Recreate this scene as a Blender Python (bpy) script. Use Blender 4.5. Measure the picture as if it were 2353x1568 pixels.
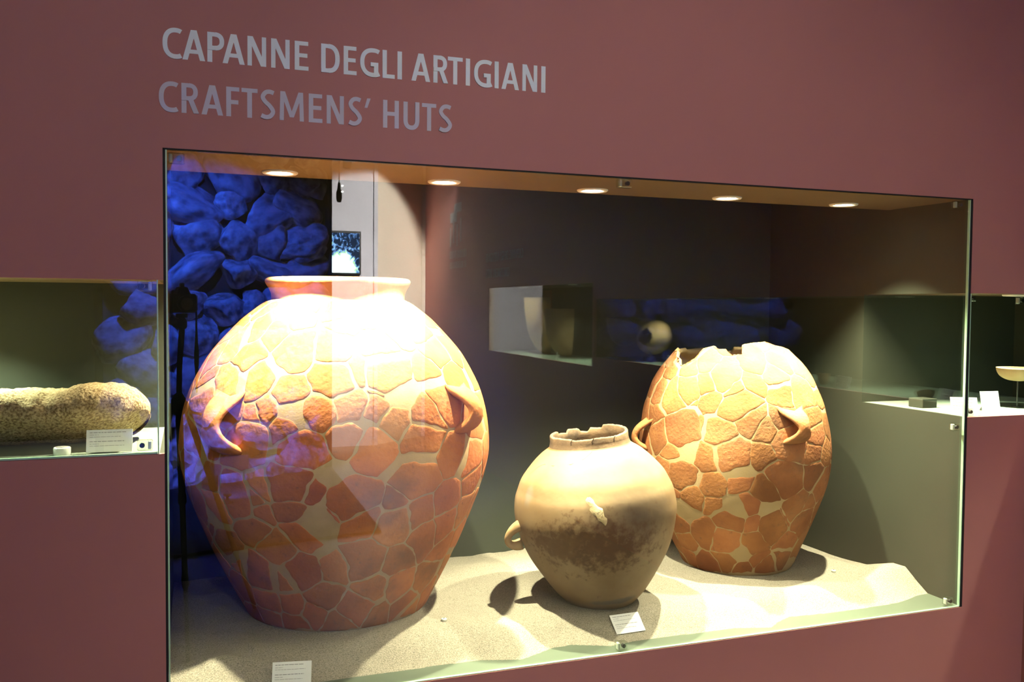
import bpy, math, random
import numpy as np
from mathutils import Vector, Matrix, noise

for o in list(bpy.data.objects):
    bpy.data.objects.remove(o, do_unlink=True)
SC = bpy.context.scene
COL = SC.collection
R = math.radians
random.seed(7)

# ------------------------------------------------------------------ camera
CAM = Vector((0.0557, -2.3298, 1.0246))
YAW, PITCH, ROLL, FPX = 0.34798, -0.039153, 0.0080587, 2052.9
cd = bpy.data.cameras.new('camera_view')
cd.sensor_fit = 'HORIZONTAL'
cd.sensor_width = 36.0
cd.lens = FPX / 2353.0 * 36.0
cd.clip_start = 0.03
cam_ob = bpy.data.objects.new('camera_view', cd)
COL.objects.link(cam_ob)
FW = Vector((math.sin(YAW) * math.cos(PITCH), math.cos(YAW) * math.cos(PITCH), math.sin(PITCH)))
_r = Vector((math.cos(YAW), -math.sin(YAW), 0)); _u = _r.cross(FW)
RT = _r * math.cos(ROLL) + _u * math.sin(ROLL)
UP = -_r * math.sin(ROLL) + _u * math.cos(ROLL)
cam_ob.matrix_world = Matrix(((RT.x, UP.x, -FW.x, CAM.x), (RT.y, UP.y, -FW.y, CAM.y), (RT.z, UP.z, -FW.z, CAM.z), (0, 0, 0, 1)))
SC.camera = cam_ob

# ------------------------------------------------------------------ world, exposure, light levels
w = bpy.data.worlds.new('world'); SC.world = w; w.use_nodes = True
w.node_tree.nodes['Background'].inputs[0].default_value = (0.9, 0.95, 1.0, 1)
w.node_tree.nodes['Background'].inputs[1].default_value = 0.012
SC.view_settings.view_transform = 'Standard'
SC.view_settings.look = 'None'
SC.view_settings.exposure = 0.0
SC.view_settings.gamma = 1.0
SC.view_settings.use_curve_mapping = False
CASE_W, CASE_COL = 430.0, (1.0, 0.93, 0.65)
NICHE_COL = (0.86, 1.0, 0.74)
ROOM_W, ROOM_COL = 86.0, (1.0, 0.95, 0.88)
BLUE_W = 2000.0
WHITE_W = 4200.0

# ------------------------------------------------------------------ helpers
def link(o, parent=None):
    COL.objects.link(o)
    if parent is not None:
        o.parent = parent
    return o

def mesh(name, V, F, smooth=False):
    me = bpy.data.meshes.new(name)
    me.from_pydata([tuple(v) for v in V], [], F)
    if smooth:
        me.polygons.foreach_set('use_smooth', [True] * len(me.polygons))
    me.update()
    return me

def obj(name, V, F, mat, parent=None, smooth=False, loc=None):
    me = V if isinstance(V, bpy.types.Mesh) else mesh(name, V, F, smooth)
    if mat is not None and not me.materials:
        me.materials.append(mat)
    o = bpy.data.objects.new(name, me)
    if loc is not None:
        o.location = loc
    return link(o, parent)

def empty(name, loc=(0, 0, 0), rz=0.0, parent=None):
    o = bpy.data.objects.new(name, None)
    o.empty_display_size = 0.05
    o.location = loc; o.rotation_euler = (0, 0, rz)
    return link(o, parent)

def tag(o, label=None, cat=None, group=None, kind=None):
    if label: o['label'] = label
    if cat: o['category'] = cat
    if group: o['group'] = group
    if kind: o['kind'] = kind
    return o

def struct(o, label=None):
    o['kind'] = 'structure'
    if label: o['label'] = label
    return o

class MB:
    def __init__(s): s.v = []; s.f = []
    def add(s, V, F):
        n = len(s.v); s.v += [tuple(v) for v in V]; s.f += [tuple(i + n for i in f) for f in F]; return s
    def box(s, a, b):
        x0, y0, z0 = a; x1, y1, z1 = b
        return s.add([(x0, y0, z0), (x1, y0, z0), (x1, y1, z0), (x0, y1, z0), (x0, y0, z1), (x1, y0, z1), (x1, y1, z1), (x0, y1, z1)],
                     [(0, 3, 2, 1), (4, 5, 6, 7), (0, 1, 5, 4), (1, 2, 6, 5), (2, 3, 7, 6), (3, 0, 4, 7)])
    def rbox(s, a, b, r=0.003):
        """box with all edges chamfered by r"""
        a = Vector(a); b = Vector(b); c = (a + b) / 2; h = (b - a) / 2
        P = []
        for sx in (-1, 1):
            for sy in (-1, 1):
                for sz in (-1, 1):
                    P += [(c.x + sx * (h.x - r), c.y + sy * (h.y - r), c.z + sz * h.z),
                          (c.x + sx * (h.x - r), c.y + sy * h.y, c.z + sz * (h.z - r)),
                          (c.x + sx * h.x, c.y + sy * (h.y - r), c.z + sz * (h.z - r))]
        import bmesh
        bm = bmesh.new()
        for p in P: bm.verts.new(p)
        bmesh.ops.convex_hull(bm, input=bm.verts)
        bm.verts.index_update()
        V = [v.co.copy() for v in bm.verts]; F = [tuple(v.index for v in f.verts) for f in bm.faces]
        bm.free()
        return s.add(V, F)
    def lathe(s, prof, n=48, c=(0, 0, 0), cap0=True, cap1=True):
        V = []; F = []; m = len(prof)
        for j in range(n):
            t = 2 * math.pi * j / n
            for r, z in prof:
                V.append((c[0] + r * math.cos(t), c[1] + r * math.sin(t), c[2] + z))
        for j in range(n):
            k = (j + 1) % n
            for i in range(m - 1):
                F.append((j * m + i, k * m + i, k * m + i + 1, j * m + i + 1))
        if cap0: F.append(tuple(j * m for j in range(n))[::-1])
        if cap1: F.append(tuple(j * m + m - 1 for j in range(n)))
        return s.add(V, F)
    def tube(s, pts, rad, n=10, cap=True):
        pts = [Vector(p) for p in pts]; rad = rad if isinstance(rad, (list, tuple)) else [rad] * len(pts)
        V = []; F = []; prev = None
        for i, p in enumerate(pts):
            d = (pts[min(i + 1, len(pts) - 1)] - pts[max(i - 1, 0)]).normalized()
            if prev is None:
                a = Vector((0, 0, 1)) if abs(d.z) < 0.9 else Vector((1, 0, 0))
                u = d.cross(a).normalized()
            else:
                u = (prev - d * prev.dot(d)).normalized()
            prev = u; v = d.cross(u)
            for k in range(n):
                t = 2 * math.pi * k / n
                V.append(p + (u * math.cos(t) + v * math.sin(t)) * rad[i])
        for i in range(len(pts) - 1):
            for k in range(n):
                l = (k + 1) % n
                F.append((i * n + k, i * n + l, (i + 1) * n + l, (i + 1) * n + k))
        if cap:
            F.append(tuple(range(n))[::-1]); F.append(tuple((len(pts) - 1) * n + k for k in range(n)))
        return s.add(V, F)
    def build(s, name, mat, parent=None, smooth=False, loc=None):
        return obj(name, s.v, s.f, mat, parent, smooth, loc)

# ------------------------------------------------------------------ materials
def _new(name):
    m = bpy.data.materials.new(name); m.use_nodes = True
    nt = m.node_tree
    return m, nt, nt.nodes['Principled BSDF']

def mat(name, col, rough=0.7, col2=None, scale=8.0, detail=4.0, bump=0.0, bscale=60.0, spec=0.3, metal=0.0, rnd=0.0, lo=0.35, hi=0.65, stain=None):
    m, nt, b = _new(name)
    N = nt.nodes; L = nt.links
    b.inputs['Roughness'].default_value = rough
    b.inputs['Specular IOR Level'].default_value = spec
    b.inputs['Metallic'].default_value = metal
    tc = N.new('ShaderNodeTexCoord')
    if col2 is None:
        col2 = tuple(c * 0.92 for c in col)
    no = N.new('ShaderNodeTexNoise'); no.inputs['Scale'].default_value = scale; no.inputs['Detail'].default_value = detail
    L.new(tc.outputs['Object'], no.inputs['Vector'])
    cr = N.new('ShaderNodeValToRGB')
    cr.color_ramp.elements[0].position = lo; cr.color_ramp.elements[0].color = (*col2, 1)
    cr.color_ramp.elements[1].position = hi; cr.color_ramp.elements[1].color = (*col, 1)
    L.new(no.outputs['Fac'], cr.inputs['Fac'])
    out = cr.outputs['Color']
    if stain is not None:      # irregular firing clouds and fine specks
        for sc_, a_, b_, am in ((3.4, 0.54, 0.72, 0.85), (48.0, 0.58, 0.72, 0.6)):
            n3 = N.new('ShaderNodeTexNoise'); n3.inputs['Scale'].default_value = sc_; n3.inputs['Detail'].default_value = 7; n3.inputs['Roughness'].default_value = 0.62
            L.new(tc.outputs['Object'], n3.inputs['Vector'])
            mr3 = N.new('ShaderNodeMapRange'); mr3.inputs['From Min'].default_value = a_; mr3.inputs['From Max'].default_value = b_; mr3.inputs['To Max'].default_value = am
            L.new(n3.outputs['Fac'], mr3.inputs['Value'])
            mx3 = N.new('ShaderNodeMix'); mx3.data_type = 'RGBA'; L.new(mr3.outputs['Result'], mx3.inputs['Factor'])
            L.new(out, mx3.inputs['A']); mx3.inputs['B'].default_value = (*stain, 1); out = mx3.outputs['Result']
    if rnd > 0:
        oi = N.new('ShaderNodeObjectInfo')
        hs = N.new('ShaderNodeHueSaturation')
        mr = N.new('ShaderNodeMapRange'); mr.inputs['To Min'].default_value = 1 - rnd; mr.inputs['To Max'].default_value = 1 + rnd
        L.new(oi.outputs['Random'], mr.inputs['Value']); L.new(mr.outputs['Result'], hs.inputs['Value'])
        mr2 = N.new('ShaderNodeMapRange'); mr2.inputs['To Min'].default_value = 0.5 - rnd * 0.03; mr2.inputs['To Max'].default_value = 0.5 + rnd * 0.03
        ml = N.new('ShaderNodeMath'); ml.operation = 'FRACT'
        m7 = N.new('ShaderNodeMath'); m7.operation = 'MULTIPLY'; m7.inputs[1].default_value = 7.31
        L.new(oi.outputs['Random'], m7.inputs[0]); L.new(m7.outputs[0], ml.inputs[0]); L.new(ml.outputs[0], mr2.inputs['Value'])
        L.new(mr2.outputs['Result'], hs.inputs['Hue'])
        L.new(out, hs.inputs['Color']); out = hs.outputs['Color']
    L.new(out, b.inputs['Base Color'])
    if bump > 0:
        n2 = N.new('ShaderNodeTexNoise'); n2.inputs['Scale'].default_value = bscale; n2.inputs['Detail'].default_value = 6
        L.new(tc.outputs['Object'], n2.inputs['Vector'])
        bp = N.new('ShaderNodeBump'); bp.inputs['Strength'].default_value = bump; bp.inputs['Distance'].default_value = 0.004
        L.new(n2.outputs['Fac'], bp.inputs['Height']); L.new(bp.outputs['Normal'], b.inputs['Normal'])
    return m

def emit(name, col, s):
    m = bpy.data.materials.new(name); m.use_nodes = True; nt = m.node_tree
    nt.nodes.remove(nt.nodes['Principled BSDF'])
    e = nt.nodes.new('ShaderNodeEmission'); e.inputs[0].default_value = (*col, 1); e.inputs[1].default_value = s
    nt.links.new(e.outputs[0], nt.nodes['Material Output'].inputs[0])
    return m

def glass(name, tint, f0):
    m = bpy.data.materials.new(name); m.use_nodes = True; nt = m.node_tree; N = nt.nodes; L = nt.links
    N.remove(N['Principled BSDF'])
    t = N.new('ShaderNodeBsdfTransparent'); t.inputs[0].default_value = (*tint, 1)
    g = N.new('ShaderNodeBsdfGlossy'); g.inputs['Roughness'].default_value = 0.0
    lw = N.new('ShaderNodeLayerWeight'); lw.inputs[0].default_value = 0.5
    pw = N.new('ShaderNodeMath'); pw.operation = 'POWER'; pw.inputs[1].default_value = 5.0
    L.new(lw.outputs['Facing'], pw.inputs[0])
    ma = N.new('ShaderNodeMath'); ma.operation = 'MULTIPLY_ADD'; ma.inputs[1].default_value = 1 - f0; ma.inputs[2].default_value = f0
    L.new(pw.outputs[0], ma.inputs[0])
    mx = N.new('ShaderNodeMixShader')
    L.new(ma.outputs[0], mx.inputs[0]); L.new(t.outputs[0], mx.inputs[1]); L.new(g.outputs[0], mx.inputs[2])
    L.new(mx.outputs[0], N['Material Output'].inputs[0])
    return m

M = {}
M['wall'] = mat('brown_wall_paint', (0.440, 0.186, 0.160), 0.6, (0.420, 0.177, 0.152), scale=1.6, bump=0.05, bscale=180, spec=0.25)
M['grey'] = mat('grey_case_paint', (0.034, 0.038, 0.025), 0.75, (0.030, 0.034, 0.022), scale=3, bump=0.05, bscale=120, spec=0.2)
M['soffit'] = mat('ochre_soffit_paint', (0.092, 0.066, 0.032), 0.7, (0.083, 0.06, 0.029), scale=3)
M['black'] = mat('black_paint', (0.012, 0.012, 0.012), 0.7)
M['casefloor'] = mat('pale_grey_green_sheet', (0.070, 0.088, 0.062), 0.5, (0.064, 0.081, 0.057), scale=4)
M['nichefloor'] = mat('pale_niche_floor', (0.20, 0.24, 0.18), 0.5, (0.18, 0.22, 0.165), scale=4)
M['terra'] = mat('terracotta', (0.38, 0.138, 0.046), 0.85, (0.24, 0.072, 0.020), scale=5, detail=8, bump=0.5, bscale=70, spec=0.15, rnd=0.20, stain=(0.105, 0.052, 0.030))
M['terra3'] = mat('terracotta_pale', (0.33, 0.140, 0.052), 0.88, (0.19, 0.073, 0.028), scale=7, detail=8, bump=0.6, bscale=90, spec=0.12, rnd=0.18, stain=(0.115, 0.075, 0.045))
M['fill'] = mat('plaster_filler', (0.335, 0.230, 0.125), 0.9, (0.29, 0.195, 0.105), scale=20, bump=0.1, bscale=200, spec=0.1)
M['sandm'] = mat('sand', (0.30, 0.268, 0.212), 0.95, (0.145, 0.127, 0.098), scale=300, detail=2, bump=0.9, bscale=380, spec=0.1, lo=0.3, hi=0.6)
M['card'] = mat('white_card', (0.80, 0.80, 0.78), 0.6)
M['ink'] = mat('grey_ink', (0.30, 0.30, 0.30), 0.7)
M['ink2'] = mat('pale_print', (0.52, 0.53, 0.50), 0.7)
M['letter1'] = mat('light_grey_vinyl', (0.86, 0.95, 0.95), 0.5)
M['letter2'] = mat('mid_grey_vinyl', (0.58, 0.56, 0.63), 0.5)
M['white'] = mat('white_plaster', (0.78, 0.77, 0.80), 0.8)
M['cream'] = mat('cream_plaster', (0.72, 0.63, 0.48), 0.8)
M['trimring'] = mat('white_lamp_trim', (0.80, 0.74, 0.66), 0.4)
M['acrylic'] = mat('clear_acrylic', (0.55, 0.58, 0.52), 0.15, spec=0.6)
M['acr2'] = glass('acrylic_clear', (0.90, 0.94, 0.90), 0.12)
M['steel'] = mat('dark_screw_metal', (0.10, 0.10, 0.10), 0.35, metal=0.8)
M['camblack'] = mat('black_plastic', (0.012, 0.012, 0.013), 0.5)
M['rock'] = mat('grey_rock', (0.55, 0.55, 0.55), 0.9, (0.06, 0.06, 0.065), scale=2.2, detail=10, bump=0.8, bscale=14, spec=0.2)
M['floor'] = mat('beige_floor', (0.16, 0.14, 0.12), 0.4, (0.14, 0.125, 0.105), scale=2)
M['carpet'] = mat('dark_brown_carpet', (0.045, 0.030, 0.022), 0.9, scale=40)
M['stone'] = mat('coarse_grindstone', (0.46, 0.34, 0.18), 0.95, (0.17, 0.105, 0.045), scale=170, detail=6, bump=1.0, bscale=150, spec=0.15, lo=0.36, hi=0.60)
M['glass'] = glass('case_glass', (0.965, 0.985, 0.965), 0.07)
M['gedge'] = mat('green_glass_edge', (0.48, 0.75, 0.50), 0.25, spec=0.5)
M['darkgap'] = M['black']
M['bulb'] = emit('lamp_glow', (1.0, 0.97, 0.80), 40.0)
M['pot_grey'] = mat('burnished_grey_clay', (0.16, 0.14, 0.11), 0.35, (0.09, 0.075, 0.06), scale=6, spec=0.5)
M['pot_tan'] = mat('tan_clay', (0.55, 0.36, 0.19), 0.8, (0.42, 0.25, 0.12), scale=9)
M['redpanel'] = mat('red_panel', (0.30, 0.05, 0.03), 0.6)

def spot(name, loc, target, power, col, size=120, blend=1.0, soft=0.02, parent=None):
    l = bpy.data.lights.new(name, 'SPOT'); l.energy = power; l.color = col
    l.spot_size = R(size); l.spot_blend = blend; l.shadow_soft_size = soft
    o = bpy.data.objects.new(name, l)
    d = (Vector(target) - Vector(loc)).normalized()
    o.rotation_euler = d.to_track_quat('-Z', 'Y').to_euler()
    o.location = loc if parent is None else Vector(loc) - parent.location
    return link(o, parent)

# ================================================================== large structure
W, H = 2.56, 1.40                     # main opening
NZ0, NZ1, ND = 0.656, 1.081, 0.51     # the low niche: floor, ceiling, depth
XR = 2.845                            # room corner, right wall plane
FZ = -0.62                            # room floor
DB = 1.12                             # depth of the case
LX = -1.25                            # left end of left niche

def panel_rects(u, v, hole):
    out = []
    for i in range(len(u) - 1):
        for j in range(len(v) - 1):
            if not hole((u[i] + u[i + 1]) / 2, (v[j] + v[j + 1]) / 2):
                out.append((u[i], u[i + 1], v[j], v[j + 1]))
    return out

m = MB()
def hole_front(x, z):
    return (0 < x < W and 0 < z < H) or (NZ0 < z < NZ1 and (LX < x < 0 or W < x < XR))
for a, b, c, d in panel_rects([-2.8, LX, 0, W, XR + 0.02], [FZ, 0, NZ0, NZ1, H, 3.0], hole_front):
    m.box((a, 0, c), (b, 0.016, d))
struct(m.build('wall_front', M['wall']), 'brown painted museum wall with the display window cut into it')

m = MB()
TY0, TY1, TZ0, TZ1 = -6.03, -3.62, 0.585, 1.20   # the taller window further along the right wall
def hole_right(y, z):
    return (-3.58 < y < 0 and NZ0 < z < NZ1) or (TY0 < y < TY1 and TZ0 < z < TZ1)
for a, b, c, d in panel_rects([-8.6, TY0, TY1, -3.58, 0], [FZ, TZ0, NZ0, NZ1, TZ1, 3.0], hole_right):
    m.box((XR, a, c), (XR + 0.016, b, d))
struct(m.build('wall_right', M['wall']), 'brown wall beside the window, seen mirrored in the glass')

# case shell
def shell(name, a, b, mt, label=None):
    return struct(MB().box(a, b).build(name, mt), label)
shell('wall_case_back', (-0.02, DB, -0.02), (W + 0.02, DB + 0.02, 2.0), M['grey'], 'grey back wall of the large display case')
m = MB()
for a, b, c, d in panel_rects([0.016, ND, DB], [-0.02, NZ0, NZ1, 2.0], lambda y, z: y < ND and NZ0 < z < NZ1):
    m.box((-0.012, a, c), (0.0, b, d))
struct(m.build('wall_case_left', M['grey']), 'grey left side wall of the large display case')
m = MB()
for a, b, c, d in panel_rects([0.016, ND, DB], [-0.02, NZ0, NZ1, 2.0], lambda y, z: y < ND and NZ0 < z < NZ1):
    m.box((W, a, c), (W + 0.012, b, d))
struct(m.build('wall_case_right', M['grey']), 'grey right side wall of the large display case')
shell('floor_case', (0, 0.016, -0.02), (W, DB, 0.0), M['casefloor'], 'pale green grey floor sheet of the large display case')
SOF = 0.392
m = MB(); m.box((0, 0.016, H), (W, SOF, H + 0.02)); m.box((0, SOF - 0.01, H + 0.02), (W, SOF, 1.98))
struct(m.build('ceiling_case', M['soffit']), 'ochre brown soffit with recessed lamps')
shell('ceiling_case_upper', (0, SOF, 1.98), (W, DB, 2.0), M['black'])
# left niche
shell('floor_niche_left', (LX, 0.016, NZ0 - 0.016), (-0.012, ND, NZ0), M['nichefloor'], 'pale floor of the left niche')
shell('ceiling_niche_left', (LX, 0.016, NZ1), (-0.012, ND, NZ1 + 0.016), M['soffit'])
shell('wall_niche_left_back', (LX, ND, NZ0 - 0.016), (-0.012, ND + 0.016, NZ1 + 0.016), M['grey'], 'grey back wall of the left niche')
shell('wall_niche_left_end', (LX - 0.016, 0.016, NZ0 - 0.016), (LX, ND + 0.016, NZ1 + 0.016), M['grey'])
# right niche: wraps round the corner
XN = XR + ND
m = MB(); m.box((W + 0.012, 0.016, NZ0 - 0.016), (XN, ND, NZ0)); m.box((XR + 0.016, -3.6, NZ0 - 0.016), (XN, 0.016, NZ0))
struct(m.build('floor_niche_right', M['nichefloor']), 'pale floor of the corner niche')
m = MB(); m.box((W + 0.012, 0.016, NZ1), (XN, ND, NZ1 + 0.016)); m.box((XR + 0.016, -3.6, NZ1), (XN, 0.016, NZ1 + 0.016))
struct(m.build('ceiling_niche_right', M['soffit']))
m = MB(); m.box((W + 0.012, ND, NZ0 - 0.016), (XN, ND + 0.016, NZ1 + 0.016)); m.box((XN, -3.6, NZ0 - 0.016), (XN + 0.016, ND + 0.016, NZ1 + 0.016))
struct(m.build('wall_niche_right_back', M['grey']), 'grey back wall of the corner niche')
# taller niche
m = MB()
m.box((XR + 0.016, TY0, TZ0 - 0.016), (XN, TY1, TZ0))
struct(m.build('floor_niche_tall', M['nichefloor']))
m = MB(); m.box((XR + 0.016, TY0, TZ1), (XN, TY1, TZ1 + 0.016))
struct(m.build('ceiling_niche_tall', M['soffit']))
m = MB(); m.box((XN, TY0, TZ0), (XN + 0.016, TY1, TZ1)); m.box((XR + 0.016, TY0 - 0.016, TZ0 - 0.016), (XN, TY0, TZ1)); m.box((XR + 0.016, TY1, TZ0 - 0.016), (XN, TY1 + 0.016, TZ1))
struct(m.build('wall_niche_tall', M['grey']))
# room
shell('floor', (-3.5, -9.5, FZ - 0.02), (3.5, 0.02, FZ), M['floor'], 'beige room floor')
shell('ceiling', (-3.5, -9.5, 3.0), (3.5, 0.05, 3.02), M['black'], 'dark room ceiling')
shell('wall_far', (1.5, -8.12, FZ), (2.10, -8.0, 3.0), M['white'], 'white wall carrying the screen, mirrored in the glass')
m = MB()
m.add([(2.10, -8.0, FZ), (2.86, -8.6, FZ), (2.86, -8.7, FZ), (2.10, -8.1, FZ), (2.10, -8.0, 3), (2.86, -8.6, 3), (2.86, -8.7, 3), (2.10, -8.1, 3)],
      [(0, 1, 5, 4), (1, 2, 6, 5), (2, 3, 7, 6), (3, 0, 4, 7), (4, 5, 6, 7), (3, 2, 1, 0)])
struct(m.build('wall_far_return', M['cream']), 'cream coloured wall beside the white wall, mirrored in the glass')
MB().box((2.09, -8.02, FZ), (2.135, -7.985, 3.0)).build('trim_1', M['white'])['kind'] = 'structure'
MB().box((2.80, -8.60, FZ), (2.845, -8.54, 3.0)).build('trim_2', M['cream'])['kind'] = 'structure'
# dark carpeted step before the rock wall
pl = [(1.398, -6.64), (1.361, -3.995), (0.972, -3.93), (-2.2, -3.4), (-2.2, -5.02)]
V = [(x, y, FZ) for x, y in pl] + [(x, y, FZ + 0.02) for x, y in pl]; n = len(pl)
F = [tuple(range(n)), tuple(range(2 * n - 1, n - 1, -1))] + [(i, i + n, (i + 1) % n + n, (i + 1) % n) for i in range(n)]
obj('floor_step', V, F, M['carpet'])['kind'] = 'structure'

# ------------------------------------------------------------------ room lamps (two before the white wall are seen, the other spotlights are added)
def track_spot(x, y, z, tgt, power, col, size, label, soft=0.05):
    e = empty('track_spotlight', (x, y, z)); tag(e, label, 'spotlight')
    d = (Vector(tgt) - Vector((x, y, z))).normalized()
    q = d.to_track_quat('-Z', 'Y').to_matrix().to_4x4()
    h = MB().lathe([(0.030, 0.12), (0.045, 0.10), (0.045, 0.0), (0.040, 0.0), (0.040, 0.03), (0.012, 0.05)], 20, cap0=False, cap1=False)
    o = h.build('lamp_head', M['camblack'], e, True); o.matrix_local = q
    o2 = MB().lathe([(0.0, 0.021), (0.038, 0.021)], 20, cap0=False, cap1=False).build('bulb', M['bulb'], e); o2.matrix_local = q
    MB().tube([(0, 0, 0.05), (0, 0, 3.0 - z)], 0.008).build('stem', M['camblack'], e)
    spot('spot_light', Vector((x, y, z)), tgt, power, col, size, 0.6, soft, e)
    return e
track_spot(-0.1, -3.6, 2.75, (0.3, 0, 0.9), ROOM_W, ROOM_COL, 66, 'added ceiling spotlight out of view, lighting the wall title')  # added lamp out of view, put in to light the title wall
track_spot(0.9, -3.6, 2.75, (1.75, 0, 0.5), ROOM_W * 0.88, ROOM_COL, 56, 'added ceiling spotlight out of view, lighting the right half of the wall')  # second added lamp, unseen, for the right half of the wall
track_spot(1.62, -7.2, 2.565, (1.75, -8.0, 1.2), 60, (1, 0.98, 1.0), 60, 'upper of two bright spotlights before the white wall')
track_spot(1.60, -6.92, 2.44, (1.75, -8.0, 0.8), 60, (1, 0.98, 1.0), 60, 'lower of two bright spotlights before the white wall')
track_spot(2.74, -6.75, 2.78, (1.92, -8.05, 1.45), WHITE_W, (1, 0.95, 0.93), 68, 'added ceiling spotlight out of view by the right wall, brightening the white wall')  # added and kept out of view; brightens the white and cream walls
track_spot(0.15, -4.9, 2.6, (0.55, -6.3, 0.0), BLUE_W, (0.03, 0.11, 1.0), 100, 'added ceiling spotlight out of view, throwing blue light on the rock wall')  # added lamp, unseen, gives the boulders their blue

e = empty('added_floor_uplight', (0.35, -5.25, FZ + 0.02)); tag(e, 'added floor lamp, unseen, brightening the foot of the rock wall in blue', 'lamp')  # added lamp, unseen, brightens the lowest boulders
MB().lathe([(0.0, 0.0), (0.05, 0.0), (0.05, 0.012), (0.012, 0.02), (0.012, 0.05), (0.03, 0.055), (0.036, 0.075), (0.0, 0.075)], 20, cap0=False, cap1=False).build('housing', M['camblack'], e, True)
spot('spot_light', Vector((0.35, -5.25, FZ + 0.12)), (0.5, -6.2, FZ + 0.35), BLUE_W * 0.16, (0.10, 0.13, 1.0), 110, 0.7, 0.03, e)

# ------------------------------------------------------------------ boulder wall in added blue light, standing in for a backlit rock picture
A = Vector((-0.574, -5.75, 0)); B = Vector((1.398, -6.64, 0)); D = (B - A).normalized(); NRM = Vector((-D.y, D.x, 0))
if NRM.y < 0: NRM = -NRM
ang = math.atan2(D.y, D.x)
rw = empty('wall_rock', (A.x, A.y, FZ), ang); struct(rw, 'rough boulder wall lit deep blue in place of a backlit rock picture, mirrored in the glass')
LEN = (B - A).length
MB().box((0, -0.30, 0), (LEN, -0.10, 3.6)).build('backing', M['carpet'], rw)
MB().box((LEN - 0.01, -0.30, 0), (LEN + 0.02, -0.02, 3.6)).build('end_post', M['carpet'], rw)
def rock_mesh(seed):
    rnd = random.Random(seed)
    import bmesh
    bm = bmesh.new(); bmesh.ops.create_icosphere(bm, subdivisions=3, radius=1.0)
    off = Vector((rnd.uniform(0, 50), rnd.uniform(0, 50), rnd.uniform(0, 50)))
    cuts = [(Vector((rnd.uniform(-1, 1), rnd.uniform(-1, 1), rnd.uniform(-1, 1))).normalized(), rnd.uniform(0.55, 0.85)) for _ in range(7)]
    for v in bm.verts:
        p = v.co.copy()
        for nn, dd in cuts:
            t = p.dot(nn)
            if t > dd: p -= nn * (t - dd) * 0.9
        p *= 1 + 0.22 * noise.noise(p * 1.3 + off) + 0.08 * noise.noise(p * 4 + off) + 0.03 * noise.noise(p * 10 + off)
        v.co = p
    me = bpy.data.meshes.new('rock'); bm.to_mesh(me); bm.free()
    me.polygons.foreach_set('use_smooth', [True] * len(me.polygons)); me.materials.append(M['rock'])
    return me
RM = [rock_mesh(100 + i) for i in range(8)]
rr = random.Random(5)
z = 0.12; row = 0
while z < 3.5:
    x = -0.02 + 0.16 * (row % 2)
    while x < LEN - 0.05:
        o = bpy.data.objects.new('rock', rr.choice(RM))
        sx = rr.uniform(0.17, 0.36); sz = rr.uniform(0.15, 0.26)
        xx = min(x + sx * 0.75, LEN - sx * 0.95)
        o.scale = (sx, rr.uniform(0.10, 0.16), sz)
        o.location = (xx, -0.06 + rr.uniform(-0.04, 0.03), z + rr.uniform(-0.05, 0.05))
        o.rotation_euler = (rr.uniform(-0.3, 0.3), rr.uniform(-0.6, 0.6), rr.uniform(-0.3, 0.3))
        link(o, rw)
        x += sx * 1.55
    z += 0.30; row += 1

# ================================================================== sand
EDGE = [(-.1, .075), (0.1, 0.06), (0.382, 0.091), (0.612, 0.089), (0.705, 0.092), (0.839, 0.09), (0.96, 0.055), (1.031, 0.086), (1.074, 0.107), (1.142, 0.113), (1.25, 0.065), (1.334, 0.077), (1.412, 0.078), (1.568, 0.075), (1.691, 0.074), (1.811, 0.040), (1.86, 0.075), (1.925, 0.104), (2.095, 0.092), (2.286, 0.096), (2.543, 0.11), (2.6, 0.115)]
EX = [e[0] for e in EDGE]; EY = [e[1] for e in EDGE]
def sst(t):
    t = max(0.0, min(1.0, t)); return t * t * (3 - 2 * t)
def sand_h(x, y):
    e = float(np.interp(x, EX, EY)) if x > 0.3 else float(np.interp(x, EX, EY)) - 0.05 * (0.3 - x) / 0.3
    t = (y - e)
    h = 0.05 * sst(t / 0.16) ** 0.8 if t > 0 else -0.01
    h += 0.012 * noise.noise(Vector((x * 3.1, y * 4.2, 0.3))) * sst(t / 0.1)
    h += 0.006 * noise.noise(Vector((x * 9, y * 11, 4.3))) * sst(t / 0.08) + 0.0022 * noise.noise(Vector((x * 30, y * 30, 1.3))) * sst(t / 0.04)
    # ridges left in front of the big jar
    h += 0.012 * math.exp(-((y - 0.16 - 0.02 * math.sin(x * 14)) / 0.035) ** 2) * sst((0.55 - x) / 0.2)
    # low towards the back and back right, pile at the right wall
    h -= 0.040 * sst((y - 0.75) / 0.37)
    rx = sst((x - 2.05) / 0.4)
    prof = float(np.interp(y, [0.10, 0.15, 0.20, 0.26, 0.32, 0.37, 0.46, 0.56, 0.68, 1.2], [0.0, 0.006, 0.032, 0.068, 0.064, 0.048, 0.019, 0.010, 0.003, 0.002]))
    rr2 = sst((x - 2.36) / 0.18)
    h = h * (1 - rr2) + (prof + (h - 0.05) * 0.15) * rr2 if t > 0 else h
    # settle round the pots
    for px, py, pr in ((0.517, 0.598, 0.29), (1.346, 0.326, 0.12), (2.057, 0.596, 0.215)):
        d = math.hypot(x - px, y - py)
        k = math.exp(-((d - pr) / 0.06) ** 2) if d > pr else 1.0
        tgt = 0.055 if px < 2 else 0.045
        h = h * (1 - 0.7 * k) + tgt * 0.7 * k
    return max(h, -0.01)
nx, ny = 420, 190
V = []; F = []
for j in range(ny + 1):
    y = 0.016 + (DB - 0.018) * (j / ny) ** 1.35
    for i in range(nx + 1):
        x = 0.002 + (W - 0.004) * i / nx
        V.append((x, y, sand_h(x, y)))
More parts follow.
